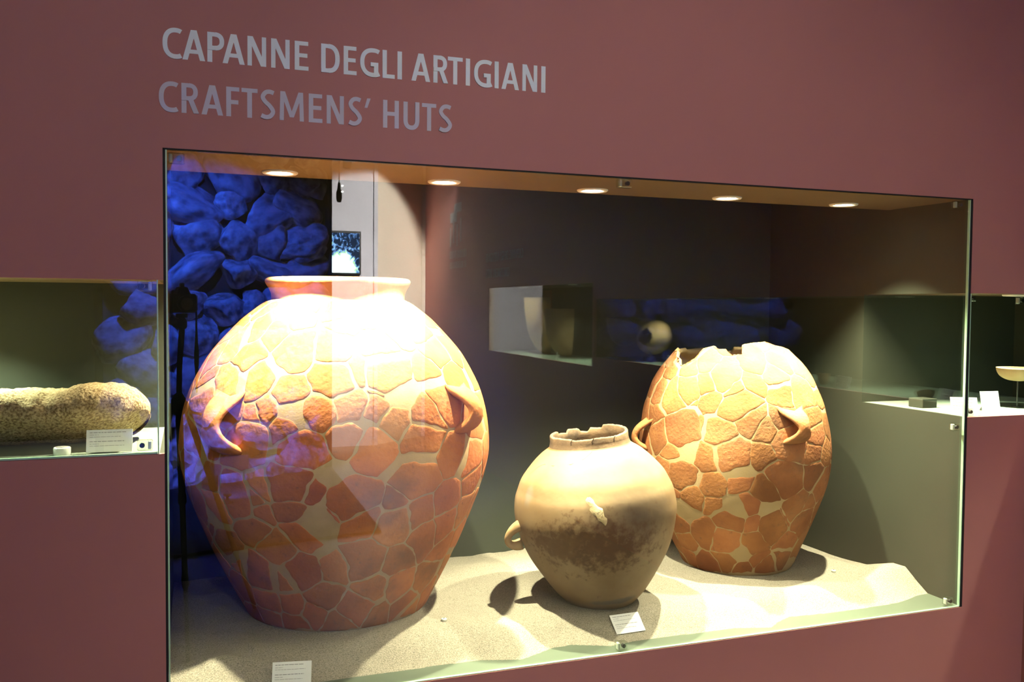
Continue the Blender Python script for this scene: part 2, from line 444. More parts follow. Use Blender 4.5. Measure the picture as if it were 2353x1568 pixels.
for j in range(ny):
    for i in range(nx):
        a = j * (nx + 1) + i
        if max(V[a][2], V[a + 1][2], V[a + nx + 1][2], V[a + nx + 2][2]) > -0.0099:
            F.append((a, a + 1, a + nx + 2, a + nx + 1))
tag(obj('sand', V, F, M['sandm'], None, True), 'pale sand heaped under the three jars in the large case', 'sand', kind='stuff')

# ================================================================== jars
def densify(prof, k=6):
    P = [Vector((a, b)) for a, b in prof]; out = []
    for i in range(len(P) - 1):
        p0 = P[max(i - 1, 0)]; p1 = P[i]; p2 = P[i + 1]; p3 = P[min(i + 2, len(P) - 1)]
        for j in range(k):
            t = j / k
            out.append(0.5 * ((2 * p1) + (p2 - p0) * t + (2 * p0 - 5 * p1 + 4 * p2 - p3) * t * t + (3 * p1 - p0 - 3 * p2 + p3) * t ** 3))
    out.append(P[-1]); return out

class Surf:
    """outer surface of a jar: (theta, arc length) -> point, local coordinates with z measured from z0"""
    def __init__(s, prof, z0):
        s.z0 = z0; d = densify(prof); s.r = np.array([p[0] for p in d]); s.z = np.array([p[1] for p in d]) - z0
        s.s = np.concatenate([[0], np.cumsum(np.hypot(np.diff(s.r), np.diff(s.z)))])
        dr = np.gradient(s.r, s.s); dz = np.gradient(s.z, s.s); l = np.hypot(dr, dz); s.nr = dz / l; s.nz = -dr / l
    def s_of_z(s, z): return float(np.interp(z, s.z, s.s))
    def at(s, th, a, off=0.0):
        r = float(np.interp(a, s.s, s.r)) + off * float(np.interp(a, s.s, s.nr)); z = float(np.interp(a, s.s, s.z)) + off * float(np.interp(a, s.s, s.nz))
        return Vector((r * math.cos(th), r * math.sin(th), z))

def clip(poly, n, d):
    out = []
    for i in range(len(poly)):
        a = poly[i]; b = poly[(i + 1) % len(poly)]
        da = a.dot(n) - d; db = b.dot(n) - d
        if da <= 0: out.append(a)
        if (da < 0 < db) or (db < 0 < da):
            out.append(a + (b - a) * (da / (da - db)))
    return out

def make_sherds(root, S, seeds, fillers, mt, Ru, smin, smax, dmin, gap, seed, stop=None):
    """irregular potsherds, each its own slightly proud plate on the plaster body"""
    rnd = random.Random(seed); per = 2 * math.pi * Ru
    pts = [(Vector((th * Ru, S.s_of_z(z - S.z0))), True) for th, z in seeds] + [(Vector((th * Ru, S.s_of_z(z - S.z0))), False) for th, z in fillers]
    def wrap(d):
        return Vector(((d.x + per / 2) % per - per / 2, d.y))
    for _ in range(5000):
        c = Vector((rnd.uniform(-per / 2, per / 2), rnd.uniform(smin, smax)))
        if all(wrap(c - p).length > dmin for p, _k in pts):
            pts.append((c, rnd.random() > 0.04))
    n = 0
    wt = [(rnd.uniform(-1, 1) if k_ else -0.45) * 0.0030 * (dmin / 0.1) ** 2 for _p, k_ in pts]
    def warp(u):
        return Vector((u.x + 0.016 * noise.noise(Vector((u.x * 9, u.y * 9, seed))) + 0.005 * noise.noise(Vector((u.x * 28, u.y * 28, seed + 5))), u.y + 0.016 * noise.noise(Vector((u.x * 9, u.y * 9, seed + 9))) + 0.005 * noise.noise(Vector((u.x * 28, u.y * 28, seed + 13)))))
    for i, (c, keep) in enumerate(pts):
        if not keep: continue
        poly = [Vector((-.3, -.3)), Vector((.3, -.3)), Vector((.3, .3)), Vector((-.3, .3))]
        for j, (q, _k) in enumerate(pts):
            if j == i: continue
            d = wrap(q - c); l = d.length
            if l < 1e-4 or l > 0.6: continue
            hsh = random.Random(min(i, j) * 997 + max(i, j) * 31 + seed).random()
            g = gap * (0.22 + 0.75 * hsh + (1.7 if hsh > 0.88 else 0))
            poly = clip(poly, d / l, l / 2 + (wt[i] - wt[j]) / (2 * l) - g / 2)
            if len(poly) < 3: break
        if len(poly) < 3: continue
        poly = clip(poly, Vector((0, 1)), smax - c.y); poly = clip(poly, Vector((0, -1)), -(smin - c.y)) if len(poly) > 2 else poly
        if len(poly) < 3: continue
        # ragged outline
        pl = []
        for k in range(len(poly)):
            a = poly[k]; b = poly[(k + 1) % len(poly)]; L = (b - a).length
            if L < 1e-5: continue
            m_ = max(1, int(L / 0.008)); nn = Vector((b.y - a.y, a.x - b.x)) / L
            for q in range(m_):
                t = q / m_; amp = 0.0036 * min(1, 5 * t * (1 - t))
                p = a + (b - a) * t
                pl.append(p + nn * amp * (noise.noise(Vector((p.x * 55, p.y * 55, i * 1.7))) * 1.6) - (nn * 0.0 if q else Vector((0, 0))))
        if len(pl) < 4: continue
        ctr = sum(pl, Vector((0, 0))) / len(pl)
        area = 0.5 * abs(sum(pl[k].x * pl[(k + 1) % len(pl)].y - pl[(k + 1) % len(pl)].x * pl[k].y for k in range(len(pl))))
        if area < 2.5e-4: continue
        # soften the corners
        pl = [pl[k] * 0.7 + (pl[k - 1] + pl[(k + 1) % len(pl)]) * 0.15 for k in range(len(pl))]
        rings = [(1.003, -0.0015), (1.0, 0.0003), (0.985, 0.0006), (0.80, 0.0007), (0.55, 0.0007), (0.28, 0.0007)]
        lift = rnd.uniform(-0.0002, 0.0005)
        V = []; F = []; m_ = len(pl)
        for sc, off in rings:
            for p in pl:
                u = warp(c + ctr + (p - ctr) * sc); th = u.x / Ru; a = max(smin, min(u.y, smax))
                if stop is not None: a = min(a, stop(th) - 0.002)
                V.append(S.at(th, a, off + (lift if off > 0 else 0)))
        u = warp(c + ctr); a = u.y
        if stop is not None: a = min(a, stop(u.x / Ru) - 0.002)
        V.append(S.at(u.x / Ru, a, 0.0007 + lift))
        for q in range(len(rings) - 1):
            for k in range(m_):
                l = (k + 1) % m_
                F.append((q * m_ + k, q * m_ + l, (q + 1) * m_ + l, (q + 1) * m_ + k))
        for k in range(m_):
            F.append(((len(rings) - 1) * m_ + k, (len(rings) - 1) * m_ + (k + 1) % m_, len(V) - 1))
        obj('sherd', V, F, mt, root, True); n += 1
    return n

def strap_handle(name, root, S, th, z, h, out, w_end, w_mid, thick, mt, horn=0.0, lean=0.0):
    """vertical strap lug: arches off the wall, pierced underneath, ends flared into horns"""
    a0 = S.s_of_z(z)
    V = []; F = []; n = 14; K = 14
    er = Vector((math.cos(th), math.sin(th), 0)); et = Vector((-math.sin(th), math.cos(th), 0))
    for i in range(n + 1):
        t = -1 + 2 * i / n
        o_ = out * (1 - abs(t) ** 2.2) + 0.003 - 0.006 * abs(t) ** 8
        base = S.at(th + lean * t * h, a0 + t * h)
        c = base + er * o_
        wd = w_mid + (w_end - w_mid) * abs(t) ** 1.35
        # frame
        t2 = t + 0.01; o2 = out * (1 - min(1, abs(t2)) ** 2.2) + 0.003 - 0.006 * min(1, abs(t2)) ** 8
        dirv = (S.at(th + lean * t2 * h, a0 + t2 * h) + er * o2 - c).normalized()
        nr = et.cross(dirv).normalized()
        if nr.dot(er) < 0: nr = -nr
        for k in range(K):
            f = 2 * math.pi * k / K
            cx = math.cos(f); sx = math.sin(f)
            flare = horn * abs(t) ** 2.5 * abs(cx) ** 3
            V.append(c + et * (cx * wd) + nr * (sx * thick + flare * 0.25) + dirv * (flare * (1 if t > 0 else -1)))
    for i in range(n):
        for k in range(K):
            l = (k + 1) % K
            F.append((i * K + k, i * K + l, (i + 1) * K + l, (i + 1) * K + k))
    F.append(tuple(range(K))[::-1]); F.append(tuple(n * K + k for k in range(K)))
    return obj(name, V, F, mt, root, True)

SEED1 = [(-3.134,0.984), (-2.708,0.906), (-2.895,0.87), (-2.758,0.798), (-2.691,0.731), (-2.516,0.801), (-2.296,0.817), (-2.069,0.896), (-2.012,0.774), (-1.761,0.82), (-1.61,0.843), (-1.395,0.833), (-1.071,0.819), (-1.824,0.729), (-1.658,0.744), (-1.476,0.78), (-1.522,0.734), (-1.396,0.7), (-1.153,0.717), (-1.029,0.745), (-2.238,0.71), (-2.167,0.723), (-2.024,0.683), (-1.677,0.667), (-1.21,0.63), (-1.685,0.961), (-1.239,0.94), (-2.104,0.98), (-0.858,0.89), (-0.762,0.807), (-2.447,0.72), (-2.516,0.666), (-1.0,0.573), (-0.783,0.549), (-0.709,0.671), (-1.541,0.63), (-1.913,0.623), (-2.278,0.647), (-2.141,0.522), (-1.989,0.539), (-2.003,0.456), (-1.884,0.517), (-2.238,0.473), (-2.281,0.39), (-2.208,0.441), (-2.389,0.471), (-2.543,0.447), (-2.55,0.494), (-1.726,0.46), (-1.655,0.482), (-1.397,0.467), (-1.191,0.421), (-1.362,0.393), (-1.583,0.413), (-1.974,0.374), (-2.127,0.336), (-2.026,0.278), (-1.726,0.282), (-1.564,0.303), (-1.261,0.285), (-1.097,0.343), (-0.952,0.371), (-0.983,0.453), (-0.706,0.403), (-0.713,0.49), (-2.207,0.241), (-2.338,0.25), (-2.541,0.283), (-2.579,0.321), (-2.636,0.346), (-2.138,0.145), (-1.855,0.166), (-1.473,0.193), (-1.185,0.189), (-0.914,0.19), (-2.371,0.151), (-1.941,0.109), (-1.585,0.12)]
FILL1 = [(-1.858,0.423), (-2.611,0.403), (-1.787,0.565), (-1.333,0.777), (-1.992,0.736)]
SEED3 = [(-3.079,0.793), (3.131,0.738), (3.139,0.649), (-2.72,0.799), (-2.466,0.83), (-2.243,0.794), (-1.784,0.839), (-1.09,0.802), (-2.703,0.748), (-2.46,0.769), (-2.849,0.722), (-2.364,0.704), (-2.641,0.721), (-2.115,0.729), (-1.862,0.757), (-1.564,0.773), (-1.547,0.718), (-1.235,0.703), (-2.073,0.68), (-1.97,0.626), (-2.492,0.601), (-2.673,0.596), (-2.293,0.584), (-2.784,0.511), (-2.393,0.509), (-2.175,0.514), (-3.005,0.571), (-1.222,0.612), (-1.2,0.572), (-0.876,0.578), (-1.268,0.512), (-0.999,0.49), (-2.616,0.366), (-2.374,0.412), (-2.108,0.413), (-1.837,0.38), (-1.671,0.408), (-2.382,0.328), (-1.998,0.331), (-1.242,0.418), (-1.043,0.361), (-1.259,0.298), (-1.456,0.306), (-2.243,0.27), (-1.953,0.262), (-1.714,0.249), (-1.549,0.283), (-2.547,0.213), (-2.309,0.184), (-1.934,0.185), (-1.44,0.17), (-2.923,0.166), (-2.972,0.099), (-2.344,0.11), (-1.86,0.111), (-1.461,0.104), (-1.228,0.246), (-2.964,0.24), (-2.87,0.424), (-2.701,0.427), (-2.791,0.375), (-1.846,0.599), (-1.622,0.631)]
FILL3 = [(-2.131,0.317), (-2.777,0.296), (-2.592,0.53), (-2.147,0.142), (-1.827,0.325), (-2.12,0.453)]

# ---- big jar, left
Z1 = 0.03
PROF1 = [(.25, .03), (.285, .046), (.31, .091), (.341, .15), (.37, .209), (.397, .267), (.421, .325), (.444, .383), (.465, .441), (.481, .498), (.491, .554), (.490, .61), (.481, .679), (.462, .748), (.437, .803), (.406, .858), (.374, .9), (.337, .941), (.303, .976), (.269, 1.004), (.241, 1.025), (.215, 1.040)]
j1 = empty('storage_jar', (0.517, 0.598, Z1))
tag(j1, 'largest jar, orange terracotta mended from sherds, wide belly and flared rim', 'jar')
S1 = Surf(PROF1, Z1)
prof = [(0.0, 0.0)] + [(float(r), float(z)) for r, z in zip(S1.r, S1.z)] + [(.205, 1.0), (.24, .965), (.40, .80), (.46, .58), (.40, .30), (.23, .03), (0.0, .03)]
MB().lathe(prof, 128, cap0=False, cap1=False).build('body', M['fill'], j1, True)
rp = densify([(.213, 1.008), (.2125, 1.018), (.214, 1.030), (.221, 1.046), (.2285, 1.058), (.232, 1.068), (.229, 1.076), (.218, 1.080), (.205, 1.076), (.196, 1.06), (.193, 1.03), (.198, 1.0)], 3)
M['rim1'] = mat('rim_terracotta', (0.42, 0.22, 0.10), 0.85, (0.31, 0.14, 0.055), scale=9, detail=6, bump=0.3, bscale=70, spec=0.15)
MB().lathe([(p[0], p[1]) for p in rp], 96, cap0=False, cap1=False).build('rim', M['rim1'], j1, True)
NS = make_sherds(j1, S1, SEED1, FILL1, M['terra'], 0.42, 0.05, float(S1.s[-1]) - 0.012, 0.088, 0.0108, 3)
strap_handle('handle', j1, S1, -2.42, 0.690 - Z1, 0.072, 0.058, 0.056, 0.030, 0.017, M['terra'], 0.022, -0.35)
strap_handle('handle', j1, S1, -0.86, 0.715 - Z1, 0.060, 0.050, 0.050, 0.030, 0.017, M['terra'], 0.018, 0.1)

# ---- tall broken jar, right
Z3 = 0.03
PROF3 = [(.185, .03), (.204, .04), (.222, .079), (.246, .131), (.278, .2), (.308, .268), (.335, .336), (.352, .404), (.359, .471), (.356, .538), (.346, .604), (.336, .654), (.318, .704), (.298, .754), (.266, .804), (.236, .837), (.206, .87), (.172, .90), (.14, .92)]
VD3 = (Vector((2.057, 0.596, 0)) - Vector((CAM.x, CAM.y, 0))).normalized()
j3 = empty('storage_jar', (2.057, 0.596, Z3))
j3.rotation_mode = 'AXIS_ANGLE'; j3.rotation_axis_angle = (-0.055, VD3.x, VD3.y, 0)
tag(j3, 'tall egg-shaped terracotta jar at the back right with a broken jagged mouth', 'jar')
S3 = Surf(PROF3, Z3)
TT = [(-3.2, .850), (-3.10, .847), (-2.98, .826), (-2.91, .818), (-2.78, .840), (-2.70, .850), (-2.69, .866), (-2.66, .880), (-2.45, .889), (-2.40, .884), (-2.36, .877), (-2.21, .876), (-2.155, .8555), (-1.93, .856), (-1.905, .889), (-1.66, .894), (-1.34, .895), (-1.16, .879), (-.89, .869), (-.75, .848), (-.6, .856), (-.3, .862), (-.28, .845), (.1, .85), (.3, .87), (.5, .862), (.9, .866), (.95, .85), (1.4, .845), (1.5, .868), (1.9, .866), (2.0, .874), (2.2, .872), (2.22, .858), (2.42, .862), (2.45, .879), (2.62, .880), (2.66, .868), (2.9, .872), (3.0, .86), (3.08, .850), (3.2, .848)]
TA = [a for a, b in TT]; TB = [b for a, b in TT]
def stop3(th):
    th = (th + math.pi) % (2 * math.pi) - math.pi
    return S3.s_of_z(float(np.interp(th, TA, TB)) + 0.0012 * noise.noise(Vector((th * 30, 0, 0))) - Z3)
NT = 300; rows = 46
V = []; F = []
for j in range(NT):
    th = -math.pi + 2 * math.pi * j / NT; st = stop3(th)
    for i in range(rows + 1):
        V.append(S3.at(th, st * i / rows))
    for i in range(rows + 1):
        V.append(S3.at(th, st * (1 - i / rows), -0.014))
m_ = 2 * rows + 2
for j in range(NT):
    k = (j + 1) % NT
    for i in range(m_ - 1):
        F.append((j * m_ + i, k * m_ + i, k * m_ + i + 1, j * m_ + i + 1))
F.append(tuple(j * m_ for j in range(NT))[::-1]); F.append(tuple(j * m_ + m_ - 1 for j in range(NT)))
M['fill3'] = mat('plaster_filler_sandy', (0.37, 0.27, 0.145), 0.9, (0.32, 0.23, 0.115), scale=14, bump=0.12, bscale=160, spec=0.1)
obj('body', V, F, M['fill3'], j3, True)
make_sherds(j3, S3, SEED3, FILL3, M['terra3'], 0.31, 0.035, 1.06, 0.085, 0.0056, 11, stop3)
strap_handle('handle', j3, S3, -1.52, 0.600 - Z3, 0.050, 0.056, 0.056, 0.022, 0.014, M['terra3'], 0.022, 0.0)
strap_handle('handle', j3, S3, 3.02, 0.562 - Z3, 0.052, 0.045, 0.032, 0.013, 0.012, M['terra3'], 0.012, 0.5)

# ---- small round jar, middle
Z2 = 0.045
PROF2 = [(.095, .045), (.112, .052), (.152, .094), (.193, .154), (.228, .213), (.249, .265), (.262, .316), (.268, .359), (.263, .41), (.25, .445), (.236, .474), (.214, .502), (.188, .53), (.164, .551), (.140, .567), (.134, .574)]
VD2 = (Vector((1.346, 0.326, 0)) - Vector((CAM.x, CAM.y, 0))).normalized()
j2 = empty('round_jar', (1.350, 0.330, Z2))
j2.rotation_mode = 'AXIS_ANGLE'; j2.rotation_axis_angle = (-0.095, VD2.x, VD2.y, 0)
tag(j2, 'smaller round tan jar standing in the middle, smoke-blackened belly and short chipped neck', 'jar')
S2 = Surf(PROF2, Z2)
def jar2_material():
    m, nt, b = _new('smoked_tan_clay'); N = nt.nodes; L = nt.links
    b.inputs['Roughness'].default_value = 0.6; b.inputs['Specular IOR Level'].default_value = 0.25
    tc = N.new('ShaderNodeTexCoord')
    n1 = N.new('ShaderNodeTexNoise'); n1.inputs['Scale'].default_value = 5; n1.inputs['Detail'].default_value = 6
    L.new(tc.outputs['Object'], n1.inputs['Vector'])
    cr = N.new('ShaderNodeValToRGB'); e = cr.color_ramp.elements
    e[0].position = 0.35; e[0].color = (0.150, 0.090, 0.040, 1); e[1].position = 0.65; e[1].color = (0.225, 0.152, 0.080, 1)
    L.new(n1.outputs['Fac'], cr.inputs['Fac'])
    prev = cr.outputs['Color']
    def stain(center, scale, col, amount, spk, lo, hi, gm=0.9):
        nonlocal prev
        mp = N.new('ShaderNodeMapping'); mp.vector_type = 'TEXTURE'
        mp.inputs['Location'].default_value = center; mp.inputs['Scale'].default_value = scale
        L.new(tc.outputs['Object'], mp.inputs['Vector'])
        g = N.new('ShaderNodeTexGradient'); g.gradient_type = 'SPHERICAL'; L.new(mp.outputs[0], g.inputs['Vector'])
        ns = N.new('ShaderNodeTexNoise'); ns.inputs['Scale'].default_value = spk; ns.inputs['Detail'].default_value = 8; ns.inputs['Roughness'].default_value = 0.65
        L.new(tc.outputs['Object'], ns.inputs['Vector'])
        ad = N.new('ShaderNodeMath'); ad.operation = 'MULTIPLY_ADD'; ad.inputs[1].default_value = gm
        L.new(g.outputs['Fac'], ad.inputs[0]); L.new(ns.outputs['Fac'], ad.inputs[2])
        mr = N.new('ShaderNodeMapRange'); mr.inputs['From Min'].default_value = lo; mr.inputs['From Max'].default_value = hi
        mr.inputs['To Max'].default_value = amount
        L.new(ad.outputs[0], mr.inputs['Value'])
        mx = N.new('ShaderNodeMix'); mx.data_type = 'RGBA'
        L.new(mr.outputs['Result'], mx.inputs['Factor']); L.new(prev, mx.inputs['A']); mx.inputs['B'].default_value = (*col, 1)
        prev = mx.outputs['Result']
    def P(th, z, r): return (r * math.cos(th), r * math.sin(th), z - Z2)
    stain(P(-1.45, 0.37, 0.25), (0.20, 0.20, 0.12), (0.028, 0.022, 0.020), 0.80, 8, 0.62, 1.35)
    stain(P(-1.95, 0.295, 0.25), (0.30, 0.30, 0.15), (0.070, 0.032, 0.012), 0.92, 38, 0.64, 0.82, 0.42)
    stain(P(-2.5, 0.30, 0.25), (0.22, 0.22, 0.10), (0.10, 0.05, 0.018), 0.8, 44, 0.70, 0.82, 0.42)
    stain(P(-1.75, 0.085, 0.14), (0.12, 0.12, 0.018), (0.10, 0.085, 0.07), 0.8, 12, 0.7, 1.0)
    stain(P(-2.95, 0.44, 0.25), (0.035, 0.035, 0.06), (0.16, 0.15, 0.13), 0.5, 22, 0.75, 1.2)
    L.new(prev, b.inputs['Base Color'])
    n2 = N.new('ShaderNodeTexNoise'); n2.inputs['Scale'].default_value = 55; n2.inputs['Detail'].default_value = 5
    L.new(tc.outputs['Object'], n2.inputs['Vector'])
    bp = N.new('ShaderNodeBump'); bp.inputs['Strength'].default_value = 0.2; bp.inputs['Distance'].default_value = 0.003
    L.new(n2.outputs['Fac'], bp.inputs['Height']); L.new(bp.outputs['Normal'], b.inputs['Normal'])
    return m
M['jar2'] = jar2_material()
prof = [(0.0, 0.0)] + [(float(r), float(z)) for r, z in zip(S2.r, S2.z)] + [(.124, .527), (.15, .50), (.23, .40), (.25, .31), (.20, .14), (.09, .02), (0, .02)]
MB().lathe(prof, 112, cap0=False, cap1=False).build('body', M['jar2'], j2, True)
M['rim2'] = mat('smoked_rim', (0.17, 0.105, 0.055), 0.8, (0.06, 0.04, 0.025), scale=14, detail=6, bump=0.3, bscale=80)
# short chipped neck with a ragged lip
def neck(root, mt, n=150):
    V = []; F = []
    tt = [-3.2, -2.9, -2.45, -2.40, -1.9, -1.86, -1.3, -0.8, -0.2, 0.5, 0.72, 0.76, 1.1, 1.16, 1.38, 1.44, 1.75, 1.80, 2.15, 2.2, 2.6, 3.2]
    zz = [.563, .564, .562, .558, .560, .563, .561, .564, .570, .575, .574, .562, .565, .552, .556, .566, .568, .556, .560, .568, .566, .563]
    for i in range(n):
        th = -math.pi + 2 * math.pi * i / n
        zt = float(np.interp(th, tt, zz)) + 0.0018 * noise.noise(Vector((th * 20, 0.3, 2)))
        c, s_ = math.cos(th), math.sin(th)
        for r, z_ in ((.1365, .522), (.1325, .534), (.1300, .545), (.1300, zt - .004), (.1280, zt), (.1205, zt), (.1185, zt - .004), (.1200, .540), (.1240, .522)):
            V.append((r * c, r * s_, z_))
    for i in range(n):
        j_ = (i + 1) % n
        for k in range(8):
            F.append((i * 9 + k, j_ * 9 + k, j_ * 9 + k + 1, i * 9 + k + 1))
    return obj('neck', V, F, mt, root, True)
neck2 = neck(j2, M['rim2'])
# loop handle at the left side
def loop_handle(root, S, th, z, rad, tube, mt):
    c0 = S.at(th, S.s_of_z(z), 0.0); er = Vector((math.cos(th), math.sin(th), 0)); et = Vector((-math.sin(th), math.cos(th), 0)); ez = Vector((0, 0, 1))
    pts = []; rads = []
    for i in range(15):
        f = math.pi * i / 14
        pts.append(c0 + er * (math.sin(f) * rad * 1.35 - 0.006) + ez * (math.cos(f) * rad * 1.0 - 0.012 * math.sin(f)) + et * (0.018 * math.cos(f)))
        rads.append(tube * (1.0 + 0.7 * abs(math.cos(f)) ** 3))
    return MB().tube(pts, rads, 12).build('handle', mt, root, True)
M['handle2'] = mat('tan_clay_handle', (0.37, 0.24, 0.12), 0.7, (0.27, 0.165, 0.075), scale=14, bump=0.15, bscale=60)
loop_handle(j2, S2, 2.98, 0.303 - Z2, 0.036, 0.0115, M['handle2'])
# scar of the lost second handle
def scar(root, S, pts, wid, mt, name='handle_scar'):
    V = []; F = []
    for i, (th, z_, w_) in enumerate(pts):
        for k, (q, off) in enumerate(((-1, 0.0), (-0.7, 0.003), (0, 0.0042), (0.7, 0.003), (1, 0.0))):
            jit = 0.004 * noise.noise(Vector((i * 2.1, k * 1.7, 3)))
            V.append(S.at(th + q * w_ / 0.26 + jit * 3, S.s_of_z(z_) + jit, off + jit * 0.6))
    for i in range(len(pts) - 1):
        for k in range(4):
            F.append((i * 5 + k, i * 5 + k + 1, i * 5 + k + 6, i * 5 + k + 5))
    return obj(name, V, F, mt, root, True)
M['scar'] = mat('pale_broken_clay', (0.50, 0.40, 0.24), 0.95, (0.36, 0.27, 0.14), scale=40, bump=0.5, bscale=120)
scar(j2, S2, [(-2.06, .402, .004), (-2.05, .394, .013), (-2.03, .384, .012), (-2.00, .374, .011), (-1.985, .366, .019), (-1.965, .355, .017), (-1.94, .344, .012), (-1.92, .335, .013), (-1.90, .326, .008), (-1.89, .318, .002)], 0.02, M['scar'])
M['crack'] = mat('dark_crack', (0.06, 0.04, 0.025), 0.9)
def neck_crack(root, pts, wid=0.0016):
    V = []; F = []
    for th, z_ in pts:
        for q in (-1, 1):
            t_ = th + q * wid / 0.13; V.append((0.1306 * math.cos(t_), 0.1306 * math.sin(t_), z_))
    for i in range(len(pts) - 1): F.append((2 * i, 2 * i + 1, 2 * i + 3, 2 * i + 2))
    return obj('crack', V, F, M['crack'], root)
def crack(root, S, pts, wid=0.0012):
    V = []; F = []
    for i, (th, z_) in enumerate(pts):
        a = S.s_of_z(z_)
        V += [S.at(th, a - wid, 0.0006), S.at(th, a + wid, 0.0006)]
    for i in range(len(pts) - 1):
        F.append((2 * i, 2 * i + 2, 2 * i + 3, 2 * i + 1))
    return obj('crack', V, F, M['crack'], root)
crack(j2, S2, [(-2.75, .515), (-2.95, .488), (3.2 - 2 * math.pi, .478), (3.10, .455), (2.98, .42)], 0.0008)
crack(j2, S2, [(-1.95, .522), (-2.12, .505), (-2.35, .492), (-2.7, .487), (-2.95, .488)], 0.0008)
for a in (-2.42, -1.88, -1.30):
    neck_crack(neck2, [(a, .562), (a - 0.05, .552), (a - 0.04, .545), (a - 0.10, .536)])

# ================================================================== recessed lamps
def downlight(x, y, z, power, label, col=CASE_COL, group='recessed lamps in the case soffit', r=0.05, size=98, tgt=None, soft=0.012):
    e = empty('downlight', (x, y, z)); tag(e, label, 'lamp', group)
    MB().lathe([(r * 0.66, 0.0), (r * 0.68, -0.004), (r * 0.92, -0.006), (r, -0.003), (r, 0.0)], 32, cap0=False, cap1=False).build('trim_ring', M['trimring'], e, True)
    MB().lathe([(r * 0.66, -0.001), (r * 0.60, 0.0)], 32, cap0=False, cap1=False).build('reflector', M['trimring'], e, True)
    MB().lathe([(0.0, -0.0022), (r * 0.45, -0.0020), (r * 0.60, -0.0012)], 32, cap0=False, cap1=False).build('bulb', M['bulb'], e, True)
    spot('spot_light', Vector((x, y, z - 0.014)), tgt or (x, y, z - 1), power, col, size, 1.0, soft, e)
    return e
LB = ['recessed ceiling lamp above the rim of the largest jar, leftmost of five', 'recessed ceiling lamp right of the largest jar, second of five', 'recessed ceiling lamp in the middle of the five', 'recessed ceiling lamp above the tall broken jar, fourth of five', 'recessed ceiling lamp nearest the right side wall, last of five']
for i, x in enumerate((0.304, 0.787, 1.281, 1.785, 2.273)):
    downlight(x, 0.300, H, CASE_W, LB[i], tgt=(x, 0.27, 0))
downlight(-0.53, 0.29, NZ1, 110, 'recessed lamp in the ceiling of the left niche', NICHE_COL, None, 0.04, 104, tgt=(-0.50, 0.29, 0.7))
downlight(2.92, 0.14, NZ1, 90, 'recessed lamp in the corner niche nearest the room corner', NICHE_COL, None, 0.04, 84)
for y, l in ((-0.75, 'recessed niche lamp above the shell-shaped sherd'), (-1.7, 'recessed niche lamp between the two small cards'), (-2.75, 'recessed niche lamp above the tan jug')):
    downlight(XR + 0.16, y, NZ1, 60, l, NICHE_COL, 'recessed lamps in the corner niche', 0.035, 120)
for y, l in ((-4.15, 'recessed lamp in the tall niche, nearer one'), (-5.25, 'recessed lamp in the tall niche above the curved sherds')):
    downlight(XR + 0.07, y, TZ1, 190, l, NICHE_COL, 'recessed lamps in the tall niche', 0.04, 130)

# ================================================================== glass
def window(name, label, a, b, edges, axis='x'):
    e = empty(name, a); struct(e, label)
    A_ = Vector(a)
    MB().box((0, 0, 0), Vector(b) - A_).build('glass_pane', M['glass'], e)
    for (p, q) in edges:
        MB().box(Vector(p) - A_, Vector(q) - A_).build('glass_edge', M['gedge'], e)
    return e
g0, g1 = 0.003, 0.011
w1 = window('window_1', 'large glass pane of the display window reflecting the room', (0.010, g0, 0.003), (W - 0.012, g1, H - 0.004),
            [((0.006, g0 - 0.001, 0.003), (0.0095, g1, H - 0.004)), ((W - 0.0115, g0 - 0.001, 0.003), (W - 0.0085, g1, H - 0.004)), ((0.010, g0 - 0.001, 0.0005), (W - 0.012, g1, 0.0028))])
w2 = window('window_2', 'glass pane of the left niche', (LX, g0, NZ0 + 0.006), (-0.016, g1, NZ1 - 0.004),
            [((-0.0155, g0 - 0.001, NZ0), (-0.0125, g1, NZ1)), ((LX, g0 - 0.001, NZ0 + 0.001), (-0.016, g1, NZ0 + 0.0055))])
w3 = window('window_3', 'narrow glass pane of the corner niche beside the large window', (W + 0.006, g0, NZ0 + 0.004), (XR - 0.002, g1, NZ1 - 0.004),
            [((W + 0.002, g0 - 0.001, NZ0 + 0.002), (W + 0.0055, g1, NZ1 - 0.002))])
w4 = window('window_4', 'glass pane along the niche in the right wall', (XR + 0.003, -3.57, NZ0 + 0.004), (XR + 0.010, 0.0, NZ1 - 0.004), [])
w5 = window('window_5', 'glass pane of the tall niche in the right wall', (XR + 0.003, TY0, TZ0 + 0.002), (XR + 0.010, TY1, TZ1 - 0.002), [])
# black shadow gap round the large pane
m = MB()
m.box((0.0, 0.001, 0), (0.0055, 0.013, H)); m.box((W - 0.008, 0.001, 0), (W, 0.013, H)); m.box((0, 0.001, H - 0.0035), (W, 0.013, H))
struct(m.build('trim_3', M['black']))

def clip_block(parent, x, z, y=0.011, sx=0.036, sz=0.026, d=0.022, sc=1):
    o = parent.matrix_world.translation if False else parent.location
    c = MB().rbox((x - sx / 2 - o.x, y + 0.0005 - o.y, z - sz / 2 - o.z), (x + sx / 2 - o.x, y + d - o.y, z + sz / 2 - o.z), 0.003).build('glass_clip', M['acr2'], parent)
    m = MB(); m.lathe([(0.0, 0.0), (0.0062, 0.0), (0.0062, 0.009), (0, 0.009)], 14, cap0=False, cap1=False)
    s_ = m.build('screw', M['steel'], c); s_.rotation_euler = (math.pi / 2, 0, 0)
    s_.location = (x + sc * sx * 0.18 - o.x, y + 0.012 - o.y, z - o.z)
    b = MB().rbox((x - sc * sx * 0.30 - 0.004 - o.x, y + 0.004 - o.y, z - sz * 0.40 - o.z), (x - sc * sx * 0.30 + 0.004 - o.x, y + 0.018 - o.y, z + sz * 0.40 - o.z), 0.002)
    b.build('spacer', M['acrylic'], c)
